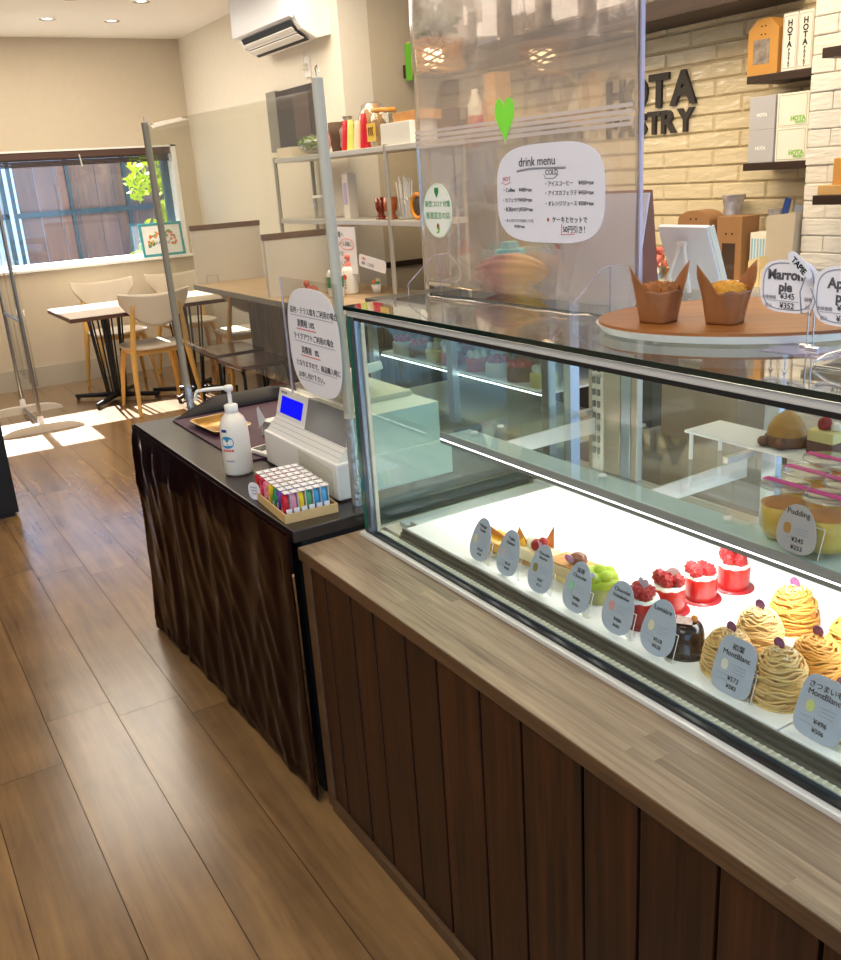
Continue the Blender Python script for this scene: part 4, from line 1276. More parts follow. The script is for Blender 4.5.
text([('drink menu', -.085, .052, .024), ('COLD', -.004, .034, .0135), ('・アイスコーヒー', -.008, .014, .0105), ('¥450+tax', .090, .014, .0105), ('・アイスカフェラテ', -.008, -.003, .0105), ('¥450+tax', .090, -.003, .0105), ('・オレンジジュース', -.008, -.022, .0105), ('¥300+tax', .090, -.022, .0105),
      ('・Coffee', -.140, .005, .011), ('¥400+tax', -.086, .005, .0105), ('・カフェラテ', -.142, -.014, .0095), ('¥450+tax', -.086, -.014, .0105), ('・紅茶(HOT)', -.140, -.032, .0095), ('¥350+tax', -.084, -.032, .0105), ('・キッズドリンク(オレンジ)', -.138, -.053, .0075), ('¥100+tax', -.104, -.064, .0085), ('ケーキとセットで', .014, -.052, .0125), ('50円引き！', .044, -.070, .0145)], M['ink'], mn)
text([('HOT', -.138, .026, .012), ('※', -.002, -.052, .013)], mat('red_brown_ink', 'B04A3A', .7), mn, 'red_lettering')
MB().tube([(-.09, -.0006, .044), (-.05, -.0006, .0475), (.0, -.0006, .047), (.055, -.0006, .0455)], .0018, 5).tube([(-.008, -.0006, .036), (-.004, -.0006, .028), (.02, -.0006, .027), (.034, -.0006, .034)], .0008, 5).build('grey_underline', M['ink_grey'], mn)
MB().tube([(-.142, -.0006, .024), (-.128, -.0006, .019), (-.112, -.0006, .024)], .0006, 5).tube([(.042, -.0006, -.056), (.040, -.0006, -.075), (.078, -.0006, -.073)], .0006, 5).build('red_underline', M['ink_red'], mn)
hs = thing('heart_sticker', 'bright green heart sticker on the vinyl screen above the drink menu', 'sticker', (VX - .0010, 1.555, 1.590), FACE)
MB().prism([(p[0], p[1] - .004) for p in heart(.062, .084)], .0008, 'xz', 0).build('heart', mat('lime_green_paper', '8AF048', .5), hs)
ov = thing('oval_sticker', 'oval white and green public health sticker at the left of the vinyl screen', 'sticker', (VX - .0012, 1.815, 1.416), FACE)
MB().prism(superell(.116, .118, 2, 48), .0010, 'xz', 0).build('oval', mat('white_sticker', 'F6F8F2', .35), ov)
MB().tube([(p[0] * .98, -.0004, p[1] * .98) for p in superell(.116, .118, 2, 48)], .0007, 5, closed=True).build('border', mat('pale_green_line', 'B8D8A8', .5), ov)
text([('新型コロナ対策', -.050, .010, .0148), ('推進宣言の店', -.048, -.016, .0165)], mat('mid_green_print', '4C9A5A', .5), ov)
MB().prism([(-.008, .040), (0, .028), (.008, .040), (.008, .050), (-.008, .050)], .0006, 'xz', -.0008).build('shield_mark', mat('dark_green_print', '2C8A3C', .5), ov)
mb = MB().prism(superell(.010, .014, 2, 16, cz=-.034), .0006, 'xz', -.0008); mb.build('round_mark', mat('brown_print', 'A0562C', .5), ov)
MB().tube([(.005, -.0006, -.036), (.002, -.0006, -.046), (-.004, -.0006, -.047)], .0022, 6).build('leaf_mark', M['ink_green'], ov)
gtp = thing('green_tape', 'short bright green tape on the left edge of the vinyl screen', 'tape', (VX + .004, 1.905, 1.735), FACE)
MB().span((-.012, -.003, -.038), (.014, -.002, .038)).build('tape', mat('green_tape', '78C832', .5), gtp)

# cocoa pod
cp = thing('cocoa_pod', 'ridged reddish brown cocoa pod lying on the glass top behind the screen', 'cocoa pod', (1.262, 1.668, CT2 + .042), rz=R(-62))
def podf(u, v):
    a = 2 * PI * v; x = -.088 + .176 * u
    k = math.sin(PI * min(1, u * 1.0)) ** .55
    r = .041 * k * (1 - .12 * u) * (1 + .085 * math.cos(10 * a) * (1 - .3 * u)) * (1 + .05 * noise.noise(Vector((u * 6, math.cos(a), math.sin(a)))))
    return (x, r * math.cos(a), r * math.sin(a))
M['pod'] = mat('cocoa_pod_skin', 'A85C48', .5, bump=.3, bscale=70)
pt_ = M['pod'].node_tree
pc = pt_.nodes.new('ShaderNodeTexCoord'); px_ = pt_.nodes.new('ShaderNodeSeparateXYZ'); pn_ = pt_.nodes.new('ShaderNodeTexNoise'); pa = pt_.nodes.new('ShaderNodeMath'); pcr = pt_.nodes.new('ShaderNodeValToRGB')
pn_.inputs['Scale'].default_value = 22; pa.operation = 'MULTIPLY_ADD'; pa.inputs[1].default_value = 14
pt_.links.new(pc.outputs['Object'], px_.inputs[0]); pt_.links.new(pc.outputs['Object'], pn_.inputs['Vector'])
pt_.links.new(px_.outputs['X'], pa.inputs[0]); pt_.links.new(pn_.outputs[0], pa.inputs[2]); pt_.links.new(pa.outputs[0], pcr.inputs[0])
pcr.color_ramp.elements[0].position = .15; pcr.color_ramp.elements[0].color = (*hx('8E3E3C'), 1)
pcr.color_ramp.elements[1].position = .95; pcr.color_ramp.elements[1].color = (*hx('D2A24E'), 1)
pt_.links.new(pcr.outputs[0], pt_.nodes['Principled BSDF'].inputs['Base Color'])
MB().grid(podf, 40, 60).build('husk', M['pod'], cp)
jr = thing('blue_lidded_jar', 'small cream jar with a bright turquoise lid behind the cocoa pod', 'jar', (1.36, 1.80, CT2))
MB().lathe([(.03, 0), (.034, .004), (.034, .052), (.028, .06)], n=28).build('jar_body', M['plastic_cream'], jr)
MB().lathe([(.036, .058), (.038, .06), (.036, .078), (.022, .08), (.020, .095), (.001, .096)], n=8, smooth=False).build('lid', mat('turquoise_plastic', '4CC8D2', .4), jr)
bx_ = thing('small_white_box', 'small white box standing under the turquoise jar and cocoa pod', 'box', (1.335, 1.735, CT2))
MB().span((-.02, -.03, 0), (.02, .03, .06), bev=.002).build('carton', M['paper'], bx_)
# ribbed clear container with pens
rb_ = thing('ribbed_container', 'clear ribbed plastic container behind the screen right of the cocoa pod', 'container', (1.372, 1.605, CT2))
mb = MB()
for k in range(24):
    mb.span((-.03, -.06 + .005 * k, 0), (-.028, -.0575 + .005 * k, .085))
mb.build('ribs', mat('frosted_ribs', 'C9C6DA', .3), rb_)
MB().span((-.0275, -.06, 0), (.03, .06, .078), bev=.003).build('tub', M['plastic_white'], rb_)
pn = thing('striped_pen', 'red, white and navy striped strip lying across the ribbed container', 'pen', (1.355, 1.60, CT2 + .088), FACE)
for k, c in enumerate(('C8364A', 'F0F0F0', '27406E')):
    o = MB().box((-.012 + .013 * k, 0, .004 - .001 * k), (.011, .012, .075), rot=Matrix.Rotation(R(-52), 3, 'Y')).build('stripe', mat('stripe_' + c, c, .4), pn)

# folded menu stand seen from its edge
ms = thing('folded_menu_stand', 'tall folded menu stand with white face and brown back behind the screen', 'menu stand', (1.305, 1.42, CT2))
yprism(MB(), [(-.028, 0), (-.024, 0), (.014, .2), (.010, .2)], -.115, .115).build('white_panel', mat('pale_grey_paper', 'DAD6DC', .5), ms)
yprism(MB(), [(-.0235, 0), (.040, 0), (.018, .205), (.0145, .2)], -.116, .114).build('brown_easel', mat('kraft_brown_board', '8A5238', .6, var=.06, vscale=30), ms)

# white easel frame
ef = thing('easel_frame', 'white framed board leaning on its easel leg behind the muffins', 'frame', (1.455, 1.325, CT2))
mb = MB(); rot = Matrix.Rotation(R(-22), 3, 'Y')
mb.box((0, 0, .0), (.012, .128, .138), rot=rot, bev=.002)
o = mb.build('board', mat('cool_white_board', 'E4E6EE', .5), ef); o.location = (0, 0, .0665)
mb = MB(); mb.box((.006, -.0648, 0), (.014, .003, .136), rot=rot)
o = mb.build('side_strip', mat('cream_edge', 'E8DEC6', .6), ef); o.location = (0, 0, .0665)
mb = MB().tube([(-.028, .006, .094), (-.040, .034, .004)], .004, 6).tube([(-.028, -.006, .094), (-.040, -.034, .004)], .004, 6).tube([(-.028, .010, .096), (-.028, -.010, .096)], .0055, 6)
mb.build('easel_leg', M['white'], ef)

# wooden board on white plate, muffins
bd = thing('wooden_serving_board', 'round brown wooden board with white rim on top of the case', 'serving board', (1.218, .965, CT2), rz=R(50))
M['board_wood'] = wood('warm_brown_board', '7A4620', 'A86A30', .4, axis=1, scale=1.6)
def disc(rx, ry, z0, z1, e=.0):
    mb = MB(); n = 64
    a = [(rx * (1 - e) * math.cos(2 * PI * k / n), ry * (1 - e) * math.sin(2 * PI * k / n), z0) for k in range(n)]
    b_ = [(rx * math.cos(2 * PI * k / n), ry * math.sin(2 * PI * k / n), z1) for k in range(n)]
    mb.add(a + b_, [list(range(n))[::-1], list(range(n, 2 * n))] + [(k, (k + 1) % n, (k + 1) % n + n, k + n) for k in range(n)])
    return mb
BRX, BRY = .185, .255
disc(BRX, BRY, .003, .014, .035).build('white_rim', mat('white_glazed_rim', 'E6E6E2', .2), bd)
disc(BRX - .004, BRY - .004, .0142, .0185).build('board_top', M['board_wood'], bd)
disc(BRX * .8, BRY * .8, 0, .003).build('foot', M['plastic_white'], bd)
MZ = CT2 + .0187
M['tulip'] = mat('brown_baking_paper', '9A6238', .38, var=.12, vscale=30, bump=.2, bscale=60)
M['muffin'] = mat('muffin_crumb', 'D9962E', .8, var=.25, vscale=90, bump=.7, bscale=120)
M['muffin_dark'] = mat('brown_muffin_crumb', '9A5A22', .75, var=.4, vscale=60, bump=.7, bscale=100)
def muffin(label, loc, m, seed, rz):
    t = thing('muffin', label, 'muffin', loc, rz)
    t.scale = (.86, .86, .97)
    def tul(u, v):
        a = 2 * PI * u
        h = .050 + .042 * max(0, math.cos(2 * (a)) ) ** 1.3 + .006 * noise.noise(Vector((math.cos(a) * 2, math.sin(a) * 2, seed)))
        z = v * h
        sq_ = 1 + .10 * math.cos(4 * a) * (1 - v)
        r = (.031 + .012 * (z / .05) ** 1.1) * (sq_) * (1 + .04 * math.sin(8 * a) * v)
        return (r * math.cos(a), r * math.sin(a), z + .0006)
    o = MB().grid(tul, 96, 14).build('paper_tulip', M['tulip'], t)
    so = o.modifiers.new('thickness', 'SOLIDIFY'); so.thickness = .0006
    mb = MB().lathe([(.026, .002), (.030, .02), (.036, .040), (.036, .050), (.028, .060), (.0001, .064)], n=28, wob=lambda a, z: 1 + .04 * math.sin(5 * a + z * 300))
    q = random.Random(seed)
    for k in range(34):
        a = q.uniform(0, 2 * PI); r = .033 * math.sqrt(q.random())
        mb.ball((r * math.cos(a), r * math.sin(a), .059 - 6 * r * r), q.uniform(.004, .008), 7, wob=.35)
    mb.build('muffin_top', m, t)
    return t
muffin('dark brown muffin in a tall brown paper tulip, left on the board', (1.068, 1.036, MZ), M['muffin_dark'], 3, R(-32))
muffin('yellow crumbly muffin in a brown paper tulip, right on the board', (1.117, .948, MZ), M['muffin'], 8, R(-25))

# pie signs on wires
def pie_sign(label, loc, w, h, title, price1, price2, z0, sx):
    t = thing('pie_sign', label, 'price sign', loc, FACE)
    o = MB().prism(superell(w, h, 3.2, 44), .0012, 'xz', 0).build('card', mat('white_sign_card', 'EDEAF2', .6), t)
    o.location = (0, 0, z0 + h / 2)
    text([(title[0], -.005, h * .13, .0190, 'CENTER', .0006), (title[1], -.004, -.007, .0180, 'CENTER', .0006)], mat('grey_brown_marker', '58545A', .7), o, 'title')
    text([(price1, .0, -h * .24, .0115, 'CENTER'), (price2, .0, -h * .42, .0115, 'CENTER')], M['ink'], o)
    text([('本体価格', -.030, -h * .25, .006, 'CENTER'), ('税込', -.030, -h * .41, .006, 'CENTER'), ('税率', .033, -h * .25, .006, 'CENTER'), ('8%', .033, -h * .39, .006, 'CENTER')], M['ink_grey'], o, 'small_print')
    MB().span((-w * .38, -.0007, -h * .285), (w * .2, -.0002, -h * .278)).tube([(p[0] * .88, -.0004, p[1] * .88) for p in superell(w, h, 3.2, 44)], .0007, 5, closed=True).build('grey_line', M['ink_grey'], o)
    MB().tube([(sx, .002, z0 + h * .4), (sx, .002, .004)], .0011, 8).tube([(sx - .010, .002, .003), (sx + .010, .002, .003)], .003, 8).build('wire_stem', M['chrome'], t)
    return t
s1 = pie_sign('rounded white price sign reading Marron pie, left one above the board', (1.102, .829, CT2), .092, .072, ('Marron', 'pie'), '¥345', '¥352', .046, .034)
s2 = pie_sign('rounded white price sign reading Apple pie at the right picture edge', (1.092, .733, CT2), .098, .078, ('Apple', 'pie'), '¥387', '¥396', .037, -.046)
tpt = thing('topping_tag', 'small oval tag tied between the two pie signs', 'tag', (1.088, .803, CT2 + .113), FACE)
o = MB().prism(superell(.048, .019, 2.2, 28), .001, 'xz', 0).build('oval_tag', M['paper'], tpt); o.rotation_euler = (0, R(42), 0)
text([('TAPIE', 0, -.004, .011, 'CENTER', .0003)], M['ink'], o)
MB().tube([(.012, -.002, -.014), (.006, -.003, -.034), (.010, -.003, -.062), (.024, -.003, -.064), (.030, -.003, -.045), (.022, -.003, -.028)], .001, 6).build('grey_string', M['ink_grey'], tpt)
cs = thing('wire_stand', 'bent wire display stand on the glass top at the right picture edge', 'wire stand', (1.02, .70, CT2), FACE)
MB().tube([(.07, .05, .045), (-.004, .0, .016), (-.018, -.006, .006), (-.012, -.012, .002), (.08, -.01, .002)], .002, 8).build('wire', M['chrome'], cs)
bp_ = thing('acrylic_base_plate', 'thin clear acrylic plate under the pie sign wire', 'plate', (1.085, .772, CT2))
o = MB().span((-.03, -.04, 0), (.03, .06, .0012)); bp_o = o.build('plate', M['acrylic_edge'], bp_)
# ------------------------------------------------------------------ seats by the window
M['seat_ply'] = mat('warm_white_ply', 'DED2BE', .4)
M['back_grey'] = mat('pale_birch_back', 'D6C9B4', .45)
def chair(label, loc, rz, back='back_grey'):
    t = thing('dining_chair', label, 'chair', loc, rz)
    def seat(w, d):
        pts = []
        for k in range(40):
            a = 2 * PI * k / 40
            c, s_ = math.cos(a), math.sin(a)
            p = 2 / 3.2
            x = abs(c) ** p * math.copysign(1, c) * w / 2
            y = abs(s_) ** p * math.copysign(1, s_) * d / 2
            pts.append((x * (1 + .10 * y / d), y))
        return pts
    MB().prism(seat(.43, .42), .014, 'xy', .462).build('seat', M['seat_ply'], t)
    MB().span((-.17, -.16, .405), (.17, -.14, .447), bev=.003).span((-.17, .14, .405), (.17, .16, .447), bev=.003).span((-.18, -.15, .41), (-.16, .15, .447), bev=.003).span((.16, -.15, .41), (.18, .15, .447), bev=.003).build('apron', M['birch'], t)
    for s in (-1, 1):
        MB().tube([(s * .215, .225, 0), (s * .195, .18, .25), (s * .17, .155, .40), (s * .15, .15, .447)], [.012, .019, .023, .02], 10).build('leg', M['birch'], t)
        MB().tube([(s * .235, -.25, 0), (s * .215, -.20, .25), (s * .197, -.175, .44), (s * .18, -.205, .62), (s * .165, -.235, .765)], [.012, .019, .022, .018, .011], 10).build('leg', M['birch'], t)
    def bk(u, v):
        x = (u - .5) * .50
        top = .835 - .018 * math.cos(x / .25 * PI / 2) + .012
        k = abs(x) / .25
        bot = .605 + .175 * k ** 2.2
        z = bot + (top - bot) * v
        y = -.232 - .03 * (v - .5) + .055 * (x / .25) ** 2 - .012
        return (x * (1 - .03 * (1 - v)), y - .006, z)
    o = MB().grid(bk, 36, 10).build('backrest', M[back], t)
    so = o.modifiers.new('thickness', 'SOLIDIFY'); so.thickness = .012; so.offset = 0
    mb = MB()
    for s in (-1, 1):
        for z in (.68, .73): mb.ball((s * .172, -.262, z), .005, 8)
    mb.build('screw', M['steel'], t)
    return t
chair('light wooden chair with its back to the counter, in front of the left table', (1.80, 6.685, 0), R(2))
chair('light wooden chair behind the left table with its back to the window wall', (1.78, 7.60, 0), R(181), 'back_grey')
chair('light wooden chair behind the right table below the framed picture', (2.38, 7.62, 0), R(179))
chair('light wooden chair half hidden by the end of the oak bar', (2.53, 6.70, 0), R(-2))

def table(label, loc, w, d, bx, by):
    t = thing('cafe_table', label, 'table', loc)
    MB().span((0, 0, .690), (w, d, .717), bev=.003).build('table_edge', M['walnut_x'], t)
    MB().span((.002, .002, .7171), (w - .002, d - .002, .72)).build('table_top', mat('pale_table_laminate', 'D8C8B4', .22), t)
    mb = MB()
    for k in range(10):
        a = 2 * PI * k / 10 + .3
        mb.tube([(bx + .07 * math.cos(a), by + .07 * math.sin(a), .03), (bx + .13 * math.cos(a), by + .13 * math.sin(a), .688)], .0065, 8)
    mb.tube([(bx, by, .02), (bx, by, .688)], .019, 12)
    mb.build('rod_column', M['black'], t)
    for k in range(4):
        a = PI / 4 + k * PI / 2 + .1
        f = MB().tube([(bx, by, .035), (bx + .34 * math.cos(a), by + .34 * math.sin(a), .03)], [.022, .015], 8).build('foot_arm', M['black'], t)
        MB().lathe([(.014, 0), (.014, .012), (.006, .016), (.006, .03)], c=(bx + .325 * math.cos(a), by + .325 * math.sin(a), 0), n=10).build('glide', M['black'], f)
    return t
table('dark wood cafe table at the left, its top bright in the sun', (1.235, 6.52, 0), .66, .78, .37, .65)
table('dark wood cafe table at the right, reaching towards the oak bar', (1.915, 6.60, 0), .48, .74, .22, .30)

def stool(label, loc, rz):
    t = thing('square_stool', label, 'stool', loc, rz)
    MB().span((-.175, -.215, .392), (.175, .215, .42), bev=.006).build('seat', M['stool_top'], t)
    for s in (-1, 1):
        pts = [(s * .165, -.19, 0)]
        pts += [(s * .155, -.185 , .25), (s * .15, -.18, .33)]
        for k in range(7):
            a = PI / 2 * k / 6
            pts.append((s * .15, -.18 + .055 * (1 - math.cos(a)), .33 + .055 * math.sin(a)))
        pts2 = [(p[0], -p[1], p[2]) for p in pts][::-1]
        MB().tube(pts + pts2, .0105, 10).build('leg_frame', M['black'], t)
    MB().tube([(-.15, 0, .384), (.15, 0, .384)], .009, 8).build('cross_bar', M['black'], t)
    return t
M['stool_top'] = wood('dark_red_brown_wood', '3E2018', '5E3426', .22, axis=1, scale=1.4, coat=.6)
stool('square dark wood stool with black legs, farthest of the three along the bar', (2.20, 6.205, 0), R(1))
stool('square dark wood stool with black legs, middle one along the bar', (2.165, 5.66, 0), R(1))
stool('square dark wood stool nearest the cash desk, half hidden by the notice', (2.09, 4.62, 0), R(-1))

# rolling partition of clear film on white feet
pr = thing('film_partition', 'free standing clear film partition on white wooden feet at the far left', 'partition', (.93, 6.86, 0))
M['foot_white'] = mat('cream_painted_wood', 'EADFCB', .5)
for y in (-.34, .36):
    n = 24; ol = []
    for k in range(n + 1):
        x = -.27 + .54 * k / n
        ol.append((x, .052 * (1 - (abs(x) / .285) ** 4) + .004))
    ol = [(-.27, 0), (.27, 0)] + ol[::-1]
    f = MB().prism(ol, .045, 'xz', y - .0225).build('foot', M['foot_white'], pr)
    MB().tube([(0, y, .05), (0, y, 1.62)], .0125, 12).build('pole', M['steel'], pr)
    MB().lathe([(.022, .05), (.02, .10), (.014, .11)], c=(0, y, 0), n=14).build('socket', M['white'], f)
MB().tube([(0, -.34, .035), (0, .36, .035)], .013, 10).build('cross_bar', M['steel'], pr)
MB().tube([(0, -.34, .74), (0, .36, .74)], .008, 8).tube([(0, -.34, 1.60), (0, .36, 1.60)], .01, 8).build('upper_bar', M['alu_blue'], pr)
def flm(u, v):
    return (.02 + .012 * math.sin(u * 17 + v * 2) * (.5 + .5 * (1 - v)) + .006 * math.sin(u * 41), -.33 + .68 * u, .30 + 1.29 * v)
o = MB().grid(flm, 60, 24).build('clear_film', clear('wrinkled_clear_film', (.95, .97, .98), base=.10, power=3, gain=.8, rough=.06), pr)
# black cabinet edge at the left; unseen bulk added to darken reflections
bc = thing('black_cabinet', 'black cabinet side at the left picture edge, its unseen bulk added to darken reflections', 'cabinet', (.498, 4.79, 0))
MB().span((-2.2, -.01, .02), (0, .45, 1.9), bev=.004).span((-2.18, .0, 0), (-.02, .42, .02)).build('body', mat('black_lacquer', '0C0B0C', .45), bc)
MB().span((-2.21, -.018, 1.9), (.002, .46, 1.925), bev=.004).build('top', M['black'], bc)

# framed picture on the window sill
fp = thing('framed_picture', 'teal framed flower picture standing on the window sill', 'picture', (2.425, 8.145, WZ0 + .0042), rot=(R(-5), 0, R(3)))
fr = MB().span((-.19, 0, 0), (.19, .016, .022), bev=.002).span((-.19, 0, .258), (.19, .016, .28), bev=.002).span((-.19, 0, .022), (-.168, .016, .258), bev=.002).span((.168, 0, .022), (.19, .016, .258), bev=.002)
fr.build('frame', mat('teal_frame', '3E9AA0', .4), fp)
MB().span((-.168, .006, .022), (.168, .014, .258)).build('mount', mat('picture_paper', 'E8EAE6', .6), fp)
flower_cols = ['D8503A', 'E8A03A', '6FA84E', 'E07A8A', 'C8B43A', '4E8A6A']
q = random.Random(2)
fm = [MB() for _ in flower_cols]
for k in range(70):
    a = q.uniform(-.35, PI + .35); r = q.uniform(.6, 1.05)
    fm[k % 6].ball((.125 * r * math.cos(a), .005, .13 + .098 * r * math.sin(a) - .01), q.uniform(.008, .014), 8, sc=(1, .12, 1))
for c, mb in zip(flower_cols, fm): mb.build('flower_print', mat('print_' + c, c, .6), fp)
mb = MB()
for k in range(6):
    mb.tube([(-.06 + .022 * k, .005, .10), (-.05 + .022 * k, .005, .125), (-.045 + .022 * k, .005, .108)], .003, 5)
mb.build('dark_squiggles', M['ink'], fp)

# ------------------------------------------------------------------ the oak bar along the right wall
BZ = .86
br = thing('oak_bar', 'long pale oak topped bar with dark weathered plank front along the right wall', 'bar', (2.08, 3.85, 0))
MB().span((0, 0, BZ - .035), (.715, 2.57, BZ), bev=.003).build('bar_top', M['bar_top'], br)
MB().span((-.002, 0.0, BZ - .034), (0, 2.57, BZ - .002)).build('top_edge', mat('grey_oak_edge', '8C8478', .5), br)
mb = MB()
y = 2.37; q = random.Random(11)
while y > .0:
    wd = q.uniform(.09, .13)
    mb.span((.30, max(0, y - wd) + .004, 0), (.318, y - .004, BZ - .036), tint=q.random()); y -= wd
mb.build('plank_front', M['bar_plank'], br)
MB().span((.32, .02, 0), (.712, 2.36, BZ - .036)).build('carcass', M['gap'], br)
for (y, x1, z1, lb) in ((2.79, .50, .395, 'low white divider board with brown cap at the far end of the bar'), (1.52, .50, .362, 'low white divider board with brown cap in the middle of the bar')):
    d = thing('divider_board', lb, 'divider', (2.10, 3.6 + y, BZ))
    MB().span((0, -.016, 0), (x1, .016, z1 - .035)).build('board', mat('warm_white_board', 'D8D0C6', .7), d)
    MB().span((-.004, -.02, z1 - .035), (x1 + .004, .02, z1), bev=.002).build('cap', mat('brown_cap', '6A4C38', .5), d)
wm = thing('wire_card_holder', 'small wire card holder standing before the far divider on the bar', 'card holder', (2.20, 6.355, BZ))
MB().tube([(-.04, 0, .002), (-.04, 0, .05), (-.036, 0, .054), (.036, 0, .054), (.04, 0, .05), (.04, 0, .002)], .002, 6).build('wire', M['steel'], wm)
b1 = thing('pink_pump_bottle', 'white pump bottle with a pink pump head standing on the bar', 'bottle', (2.49, 4.83, BZ), R(-50))
MB().lathe([(.001, 0), (.045, .002), (.047, .01), (.047, .125), (.040, .148), (.022, .158)], n=28).build('bottle_body', mat('milky_bottle', 'EFE8DE', .4), b1)
MB().lathe([(.024, .156), (.026, .170), (.014, .180), (.010, .195), (.024, .203), (.020, .222), (.002, .226)], n=20).build('pump', mat('coral_pump', 'F0806E', .4), b1)
o = MB().prism(superell(.026, .030, 2, cz=.10, cx=-.012), .002, 'xz', -.0485).build('print', M['ink_red'], b1)
mb = MB()
for k in range(3): mb.span((-.016, -.0482, .035 + .016 * k), (-.006, -.0462, .044 + .016 * k))
mb.build('small_print', M['ink_grey'], b1)
b2 = thing('green_label_bottle', 'white bottle with a green and black label half hidden by the screen pole', 'bottle', (2.37, 4.78, BZ), R(-40))
MB().lathe([(.001, 0), (.045, .002), (.046, .01), (.046, .13), (.036, .152), (.018, .16), (.018, .19), (.001, .191)], n=28).build('bottle_body', M['plastic_white'], b2)
MB().lathe([(.0466, .055), (.0466, .115)], n=28).build('green_label', mat('green_label', '2F8A4E', .5), b2)
text([('ALCOHOL', -.045, .0, .02)], M['ink'], b2, y=-.047)
kids(b2)[-1].location = (-.036, 0, .07); kids(b2)[-1].rotation_euler = (0, R(-90), 0)
ptp = thing('flower_pot', 'tiny white pot with orange and cream flowers on the bar', 'flower pot', (2.60, 4.72, BZ))
MB().lathe([(.001, 0), (.022, 0), (.029, .05), (.026, .05), (.001, .044)], n=24).build('pot', M['white'], ptp)
MB().ball((-.012, .004, .062), .014, 10, wob=.3).build('orange_flower', mat('orange_petal', 'E88A4A', .6), ptp)
MB().ball((.013, -.003, .068), .015, 10, wob=.3).build('cream_flower', mat('cream_petal', 'F4E2B8', .6), ptp)
MB().ball((.0, -.012, .055), .012, 10, wob=.3).build('teal_leaf', mat('teal_leaf', '57B0A0', .6), ptp)
swt = thing('sweets_bag', 'small clear bag of red wrapped sweets behind the notice', 'sweets', (2.30, 5.02, BZ))
mb = MB(); q = random.Random(4)
for k in range(26):
    mb.ball((q.uniform(-.05, .05), q.uniform(-.03, .03), .016 + q.random() * .055 * (1 - .5)), .016, 7, wob=.4)
mb.ball((0, 0, .07), .02, 8, wob=.4)
mb.build('red_sweets', mat('red_wrappers', 'D86A5A', .25, var=.4, vscale=80), swt)

# steel rack on the bar
rk_ = thing('steel_rack', 'two tier steel rack standing on the bar against the right wall', 'rack', (2.5, 4.0, BZ))
for z in (.385, .755):
    MB().span((0, 0, z), (.27, 1.80, z + .028), bev=.003).build('shelf', mat('pale_steel_shelf', 'C9C4B8', .4, .3), rk_)
for (x, y) in ((.006, .345), (.264, .345), (.006, 1.76), (.264, 1.76), (.006, .02), (.264, .02)):
    MB().tube([(x, y, 0), (x, y, .79)], .0125, 12).build('post', mat('grey_rack_post', 'A39E94', .5, spec=.3) if 'rp' not in M else M['rp'], rk_)
RZ1, RZ2 = BZ + .7832, BZ + .4132
def box_thing(name, label, cat, loc, d, m, group=None, bev=.003, rz=0):
    t = thing(name, label, cat, loc, rz, group)
    MB().span((-d[0] / 2, -d[1] / 2, 0), (d[0] / 2, d[1] / 2, d[2]), bev=bev).build('carton', m, t)
    return t
box_thing('white_carton', 'long low white carton at the left end of the rack top', 'box', (2.63, 5.66, RZ1), (.2, .22, .06), mat('cream_carton', 'DCCDB6', .7))
gh = thing('greenery_bag', 'clear bag of green leaves lying on the rack top', 'greenery', (2.60, 5.37, RZ1))
leafcloud((0, 0, .07), (.085, .125, .042), 420, .020, 5).build('leaves', mat('fresh_leaves', '7A9A3A', .5, var=.4, vscale=20), gh)
MB().ball((0, 0, .060), .062, 14, sc=(1.4, 2.2, .9)).build('clear_bag', M['bag'], gh)
bn = thing('brown_basket', 'dark brown woven basket behind the greens on the rack top', 'basket', (2.69, 5.20, RZ1))
MB().lathe([(.045, 0), (.06, .10), (.062, .17), (.055, .17), (.045, .02)], n=24).build('weave', mat('dark_wicker', '5A4232', .8, var=.4, vscale=90), bn)
pb = thing('patterned_pouch', 'black and white patterned pouch on the rack top', 'pouch', (2.66, 5.02, RZ1))
MB().lathe([(.04, 0), (.055, .03), (.05, .12), (.02, .16), (.03, .19)], n=16, wob=lambda a, z: 1 + .12 * math.sin(4 * a + z * 40)).build('pouch', mat('mottled_pouch', '8A8078', .4, var=.9, vscale=28), pb)
hp = thing('ham_pack', 'round pink and cream food pack leaning on the rack', 'food pack', (2.56, 5.13, RZ1))
MB().ball((0, 0, .07), .07, 16, sc=(.35, .8, 1), wob=.2).build('pack', mat('pink_mottled_pack', 'C98A78', .4, var=.5, vscale=24), hp)
def pouch(label, y, c, h=.16, x=2.58, w=.07, rz=.1):
    t = thing('snack_pouch', label, 'snack pouch', (x, y, RZ1), rz, 'snack pouches on the rack top')
    def f(u, v):
        a = 2 * PI * u; k = (1 - v) ** .8
        return (.024 * k * math.cos(a) + .003 * math.cos(a), w / 2 * math.sin(a) * (1 - .25 * v), h * v)
    MB().grid(f, 24, 12).build('foil', mat('foil_' + c, c, .3), t)
    return t
pouch('left red snack pouch on the rack top', 4.905, 'C4202A')
pouch('lime yellow snack pouch on the rack top', 4.84, 'CFD46A')
pouch('cream printed snack pouch on the rack top', 4.76, 'E0CBA4', .15)
pouch('right red snack pouch on the rack top', 4.685, 'C2182A', .18)
bb = thing('bread_bag', 'clear bag of brown bread standing behind the snack pouches', 'bread', (2.706, 4.80, RZ1))
MB().ball((0, 0, .12), .085, 16, sc=(.7, 1, 1.4), wob=.12).build('bread', mat('brown_bread', 'B8843E', .5, var=.3, vscale=20), bb)
MB().lathe([(.045, .0), (.085, .05), (.09, .15), (.06, .23), (.035, .245)], n=20, wob=lambda a, z: 1 + .06 * math.sin(5 * a + 30 * z)).build('clear_bag', M['bag'], bb)
gj = thing('glass_jar', 'big square glass jar with an orange lid on the rack top', 'jar', (2.62, 4.53, RZ1))
